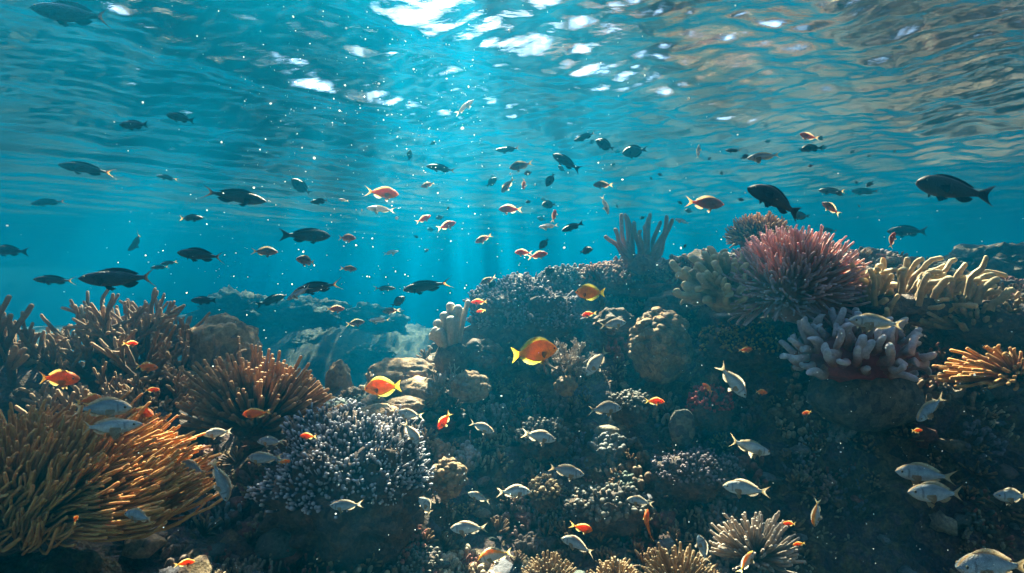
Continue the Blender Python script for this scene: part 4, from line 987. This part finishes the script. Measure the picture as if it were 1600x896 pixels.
 ('orange_anthias', 1106, 606, 20, 140, 3.1, 'small red anthias over the crimson clump', GO),
 ('orange_anthias', 749, 472, 26, 182, 3.5, 'orange anthias at the tip of the tallest thin sea finger', GO),
 ('orange_anthias', 752, 486, 16, 190, 3.8, 'tiny red anthias beside the thin sea finger', GO),
 # silver breams
 ('silver_bream', 943, 638, 58, -2, 2.4, 'silver bream with a golden back edge, level in front of the dark wall', GS),
 ('silver_bream', 841, 682, 56, -14, 2.4, 'silver bream tilted nose down below the level one', GS),
 ('silver_bream', 883, 737, 58, -4, 2.3, 'silver bream with a bright flank in the very middle of the dark wall', GS),
 ('silver_bream', 802, 768, 54, -2, 2.3, 'silver bream under the tilted one, beside the dim lump', GS),
 ('silver_bream', 752, 668, 42, -16, 2.5, 'small silver bream beside the orange anthias nosing down', GS),
 ('silver_bream', 733, 826, 60, 182, 2.2, 'silver bream with a yellowish nape, facing the frosty mound', GS),
 ('yellow_backed_bream', 776, 866, 64, 202, 2.1, 'yellow backed bream nosing down near the bottom edge', GS),
 ('silver_bream', 904, 850, 54, 172, 2.2, 'silver bream with a lit nape over the bottom finger corals', GS),
 ('silver_bream', 668, 793, 34, 130, 2.4, 'small silver bream seen from the front under the ochre clump', GS, 48),
 ('silver_bream', 749, 777, 38, 165, 2.7, 'dim silver bream turning away between two brighter ones', GS),
 ('silver_bream', 541, 791, 50, 176, 2.1, 'silver bream crossing the lower frosty knobs', GS),
 ('silver_bream', 643, 676, 46, -60, 2.5, 'pale silver bream pointing down, lower of the huddled pair by the boulders', GS),
 ('silver_bream', 640, 648, 42, 175, 2.6, 'pale silver bream, upper of the huddled pair by the boulders', GS),
 ('silver_bream', 412, 717, 54, 178, 2.2, 'dim silver bream gliding beside the tiny orange anthias', GS),
 ('silver_bream', 424, 690, 44, 180, 2.4, 'dim silver bream just above another near the fan coral foot', GS),
 ('silver_bream', 340, 677, 40, 184, 2.3, 'dim silver bream between the fan coral and yellow coral', GS),
 ('silver_bream', 346, 748, 72, -74, 1.9, 'large silver bream diving straight down beside the yellow coral', GS),
 ('silver_bream', 303, 730, 52, 165, 2.0, 'dim silver bream behind the one diving straight down', GS),
 ('silver_bream', 220, 806, 56, 176, 1.5, 'dim silver bream under the yellow coral fingers', GS),
 ('silver_bream', 160, 638, 88, 0, 1.9, 'large grey bream over the top of the yellow coral', GS, 5),
 ('silver_fusilier', 165, 668, 110, 4, 1.5, 'long bluish silver fish in front of the yellow coral', GS, 5),
 ('silver_bream', 933, 566, 52, 232, 2.7, 'pale bream nosing down beside the ochre brain coral', GS),
 ('silver_bream', 958, 507, 42, 8, 2.9, 'small blue silver bream with an orange tail at the brain coral', GS),
 ('silver_bream', 1144, 595, 62, -52, 2.4, 'bright silver bream diving under the golden knob mound', GS),
 ('silver_fusilier', 1170, 698, 84, -20, 2.2, 'slender silver fish with a long tail gliding down in the dark', GS),
 ('silver_bream', 1166, 764, 70, 176, 2.3, 'dim striped bream facing the wall above the grey finger coral', GS),
 ('silver_bream', 1000, 783, 42, 174, 2.5, 'dim silver bream over the coarse knobbed coral head', GS),
 ('silver_bream', 1453, 638, 62, 215, 2.2, 'silver bream slanting down before the big dim coral head', GS),
 ('silver_bream', 1445, 741, 88, 176, 2.0, 'silver bream in the dark recess, upper of two overlapping', GS),
 ('silver_bream', 1467, 772, 94, 178, 1.9, 'silver bream in the dark recess, lower of two overlapping', GS),
 ('silver_bream', 1584, 776, 66, 176, 2.0, 'silver bream cut by the picture edge in the dark recess', GS),
 ('silver_bream', 1550, 884, 130, 178, 1.7, 'largest silver bream with a glowing back in the bottom corner', GS),
 ('silver_fusilier', 1365, 503, 96, 176, 2.5, 'slender silver fish passing over the white stubby coral', GS),
 ('yellow_backed_bream', 1166, 880, 44, 60, 2.0, 'yellow tinted bream standing upright at the grey finger coral', GS),
 ('silver_bream', 1098, 858, 46, 105, 2.2, 'dim bream standing upright over the slanting yellow fingers', GS),
]
for r in FISHES: fish(*r)
gt = random.Random(3)
for i in range(46):                                        # specks of fish far out in the blue
    px, py = gt.uniform(640, 1420), gt.uniform(215, 400)
    if py > 330 and px > 1130: continue
    fish('damselfish', px, py, gt.uniform(7, 14), gt.choice((0, 180)) + gt.uniform(-50, 50), gt.uniform(3.4, 6.5), 'tiny dark fish far out in the blue water', 'tiny dark fish far out')

# ------------------------------------------------------------------ bubbles and drifting specks
def specks():
    g = np.random.default_rng(15); mb = MB(); v, f = ico(1)
    def put(px, py, d, r):
        p = P(px, py, d)
        if p[2] > SURF_Z - 0.06: return
        e = r * g.uniform(0.6, 1.4, 3); mb.add(v * e + p, [f], tip=np.ones(len(v)))
    for _ in range(680):
        put(g.normal(640, 260), g.uniform(0, 460) , g.uniform(0.7, 3.2), 0.0007 + 0.0017 * g.random() ** 4)
    for _ in range(260):
        put(g.uniform(380, 760), g.normal(170, 60), g.uniform(1.0, 2.8), 0.0008 + 0.0018 * g.random() ** 3)
    for _ in range(500):
        put(g.uniform(200, 1600), g.uniform(300, 896), g.uniform(0.7, 2.2), 0.0005 + 0.0008 * g.random() ** 3)
    tag(obj('bubbles', mb.mesh('bubbles'), bubble_mat()), kind='stuff')
specks()
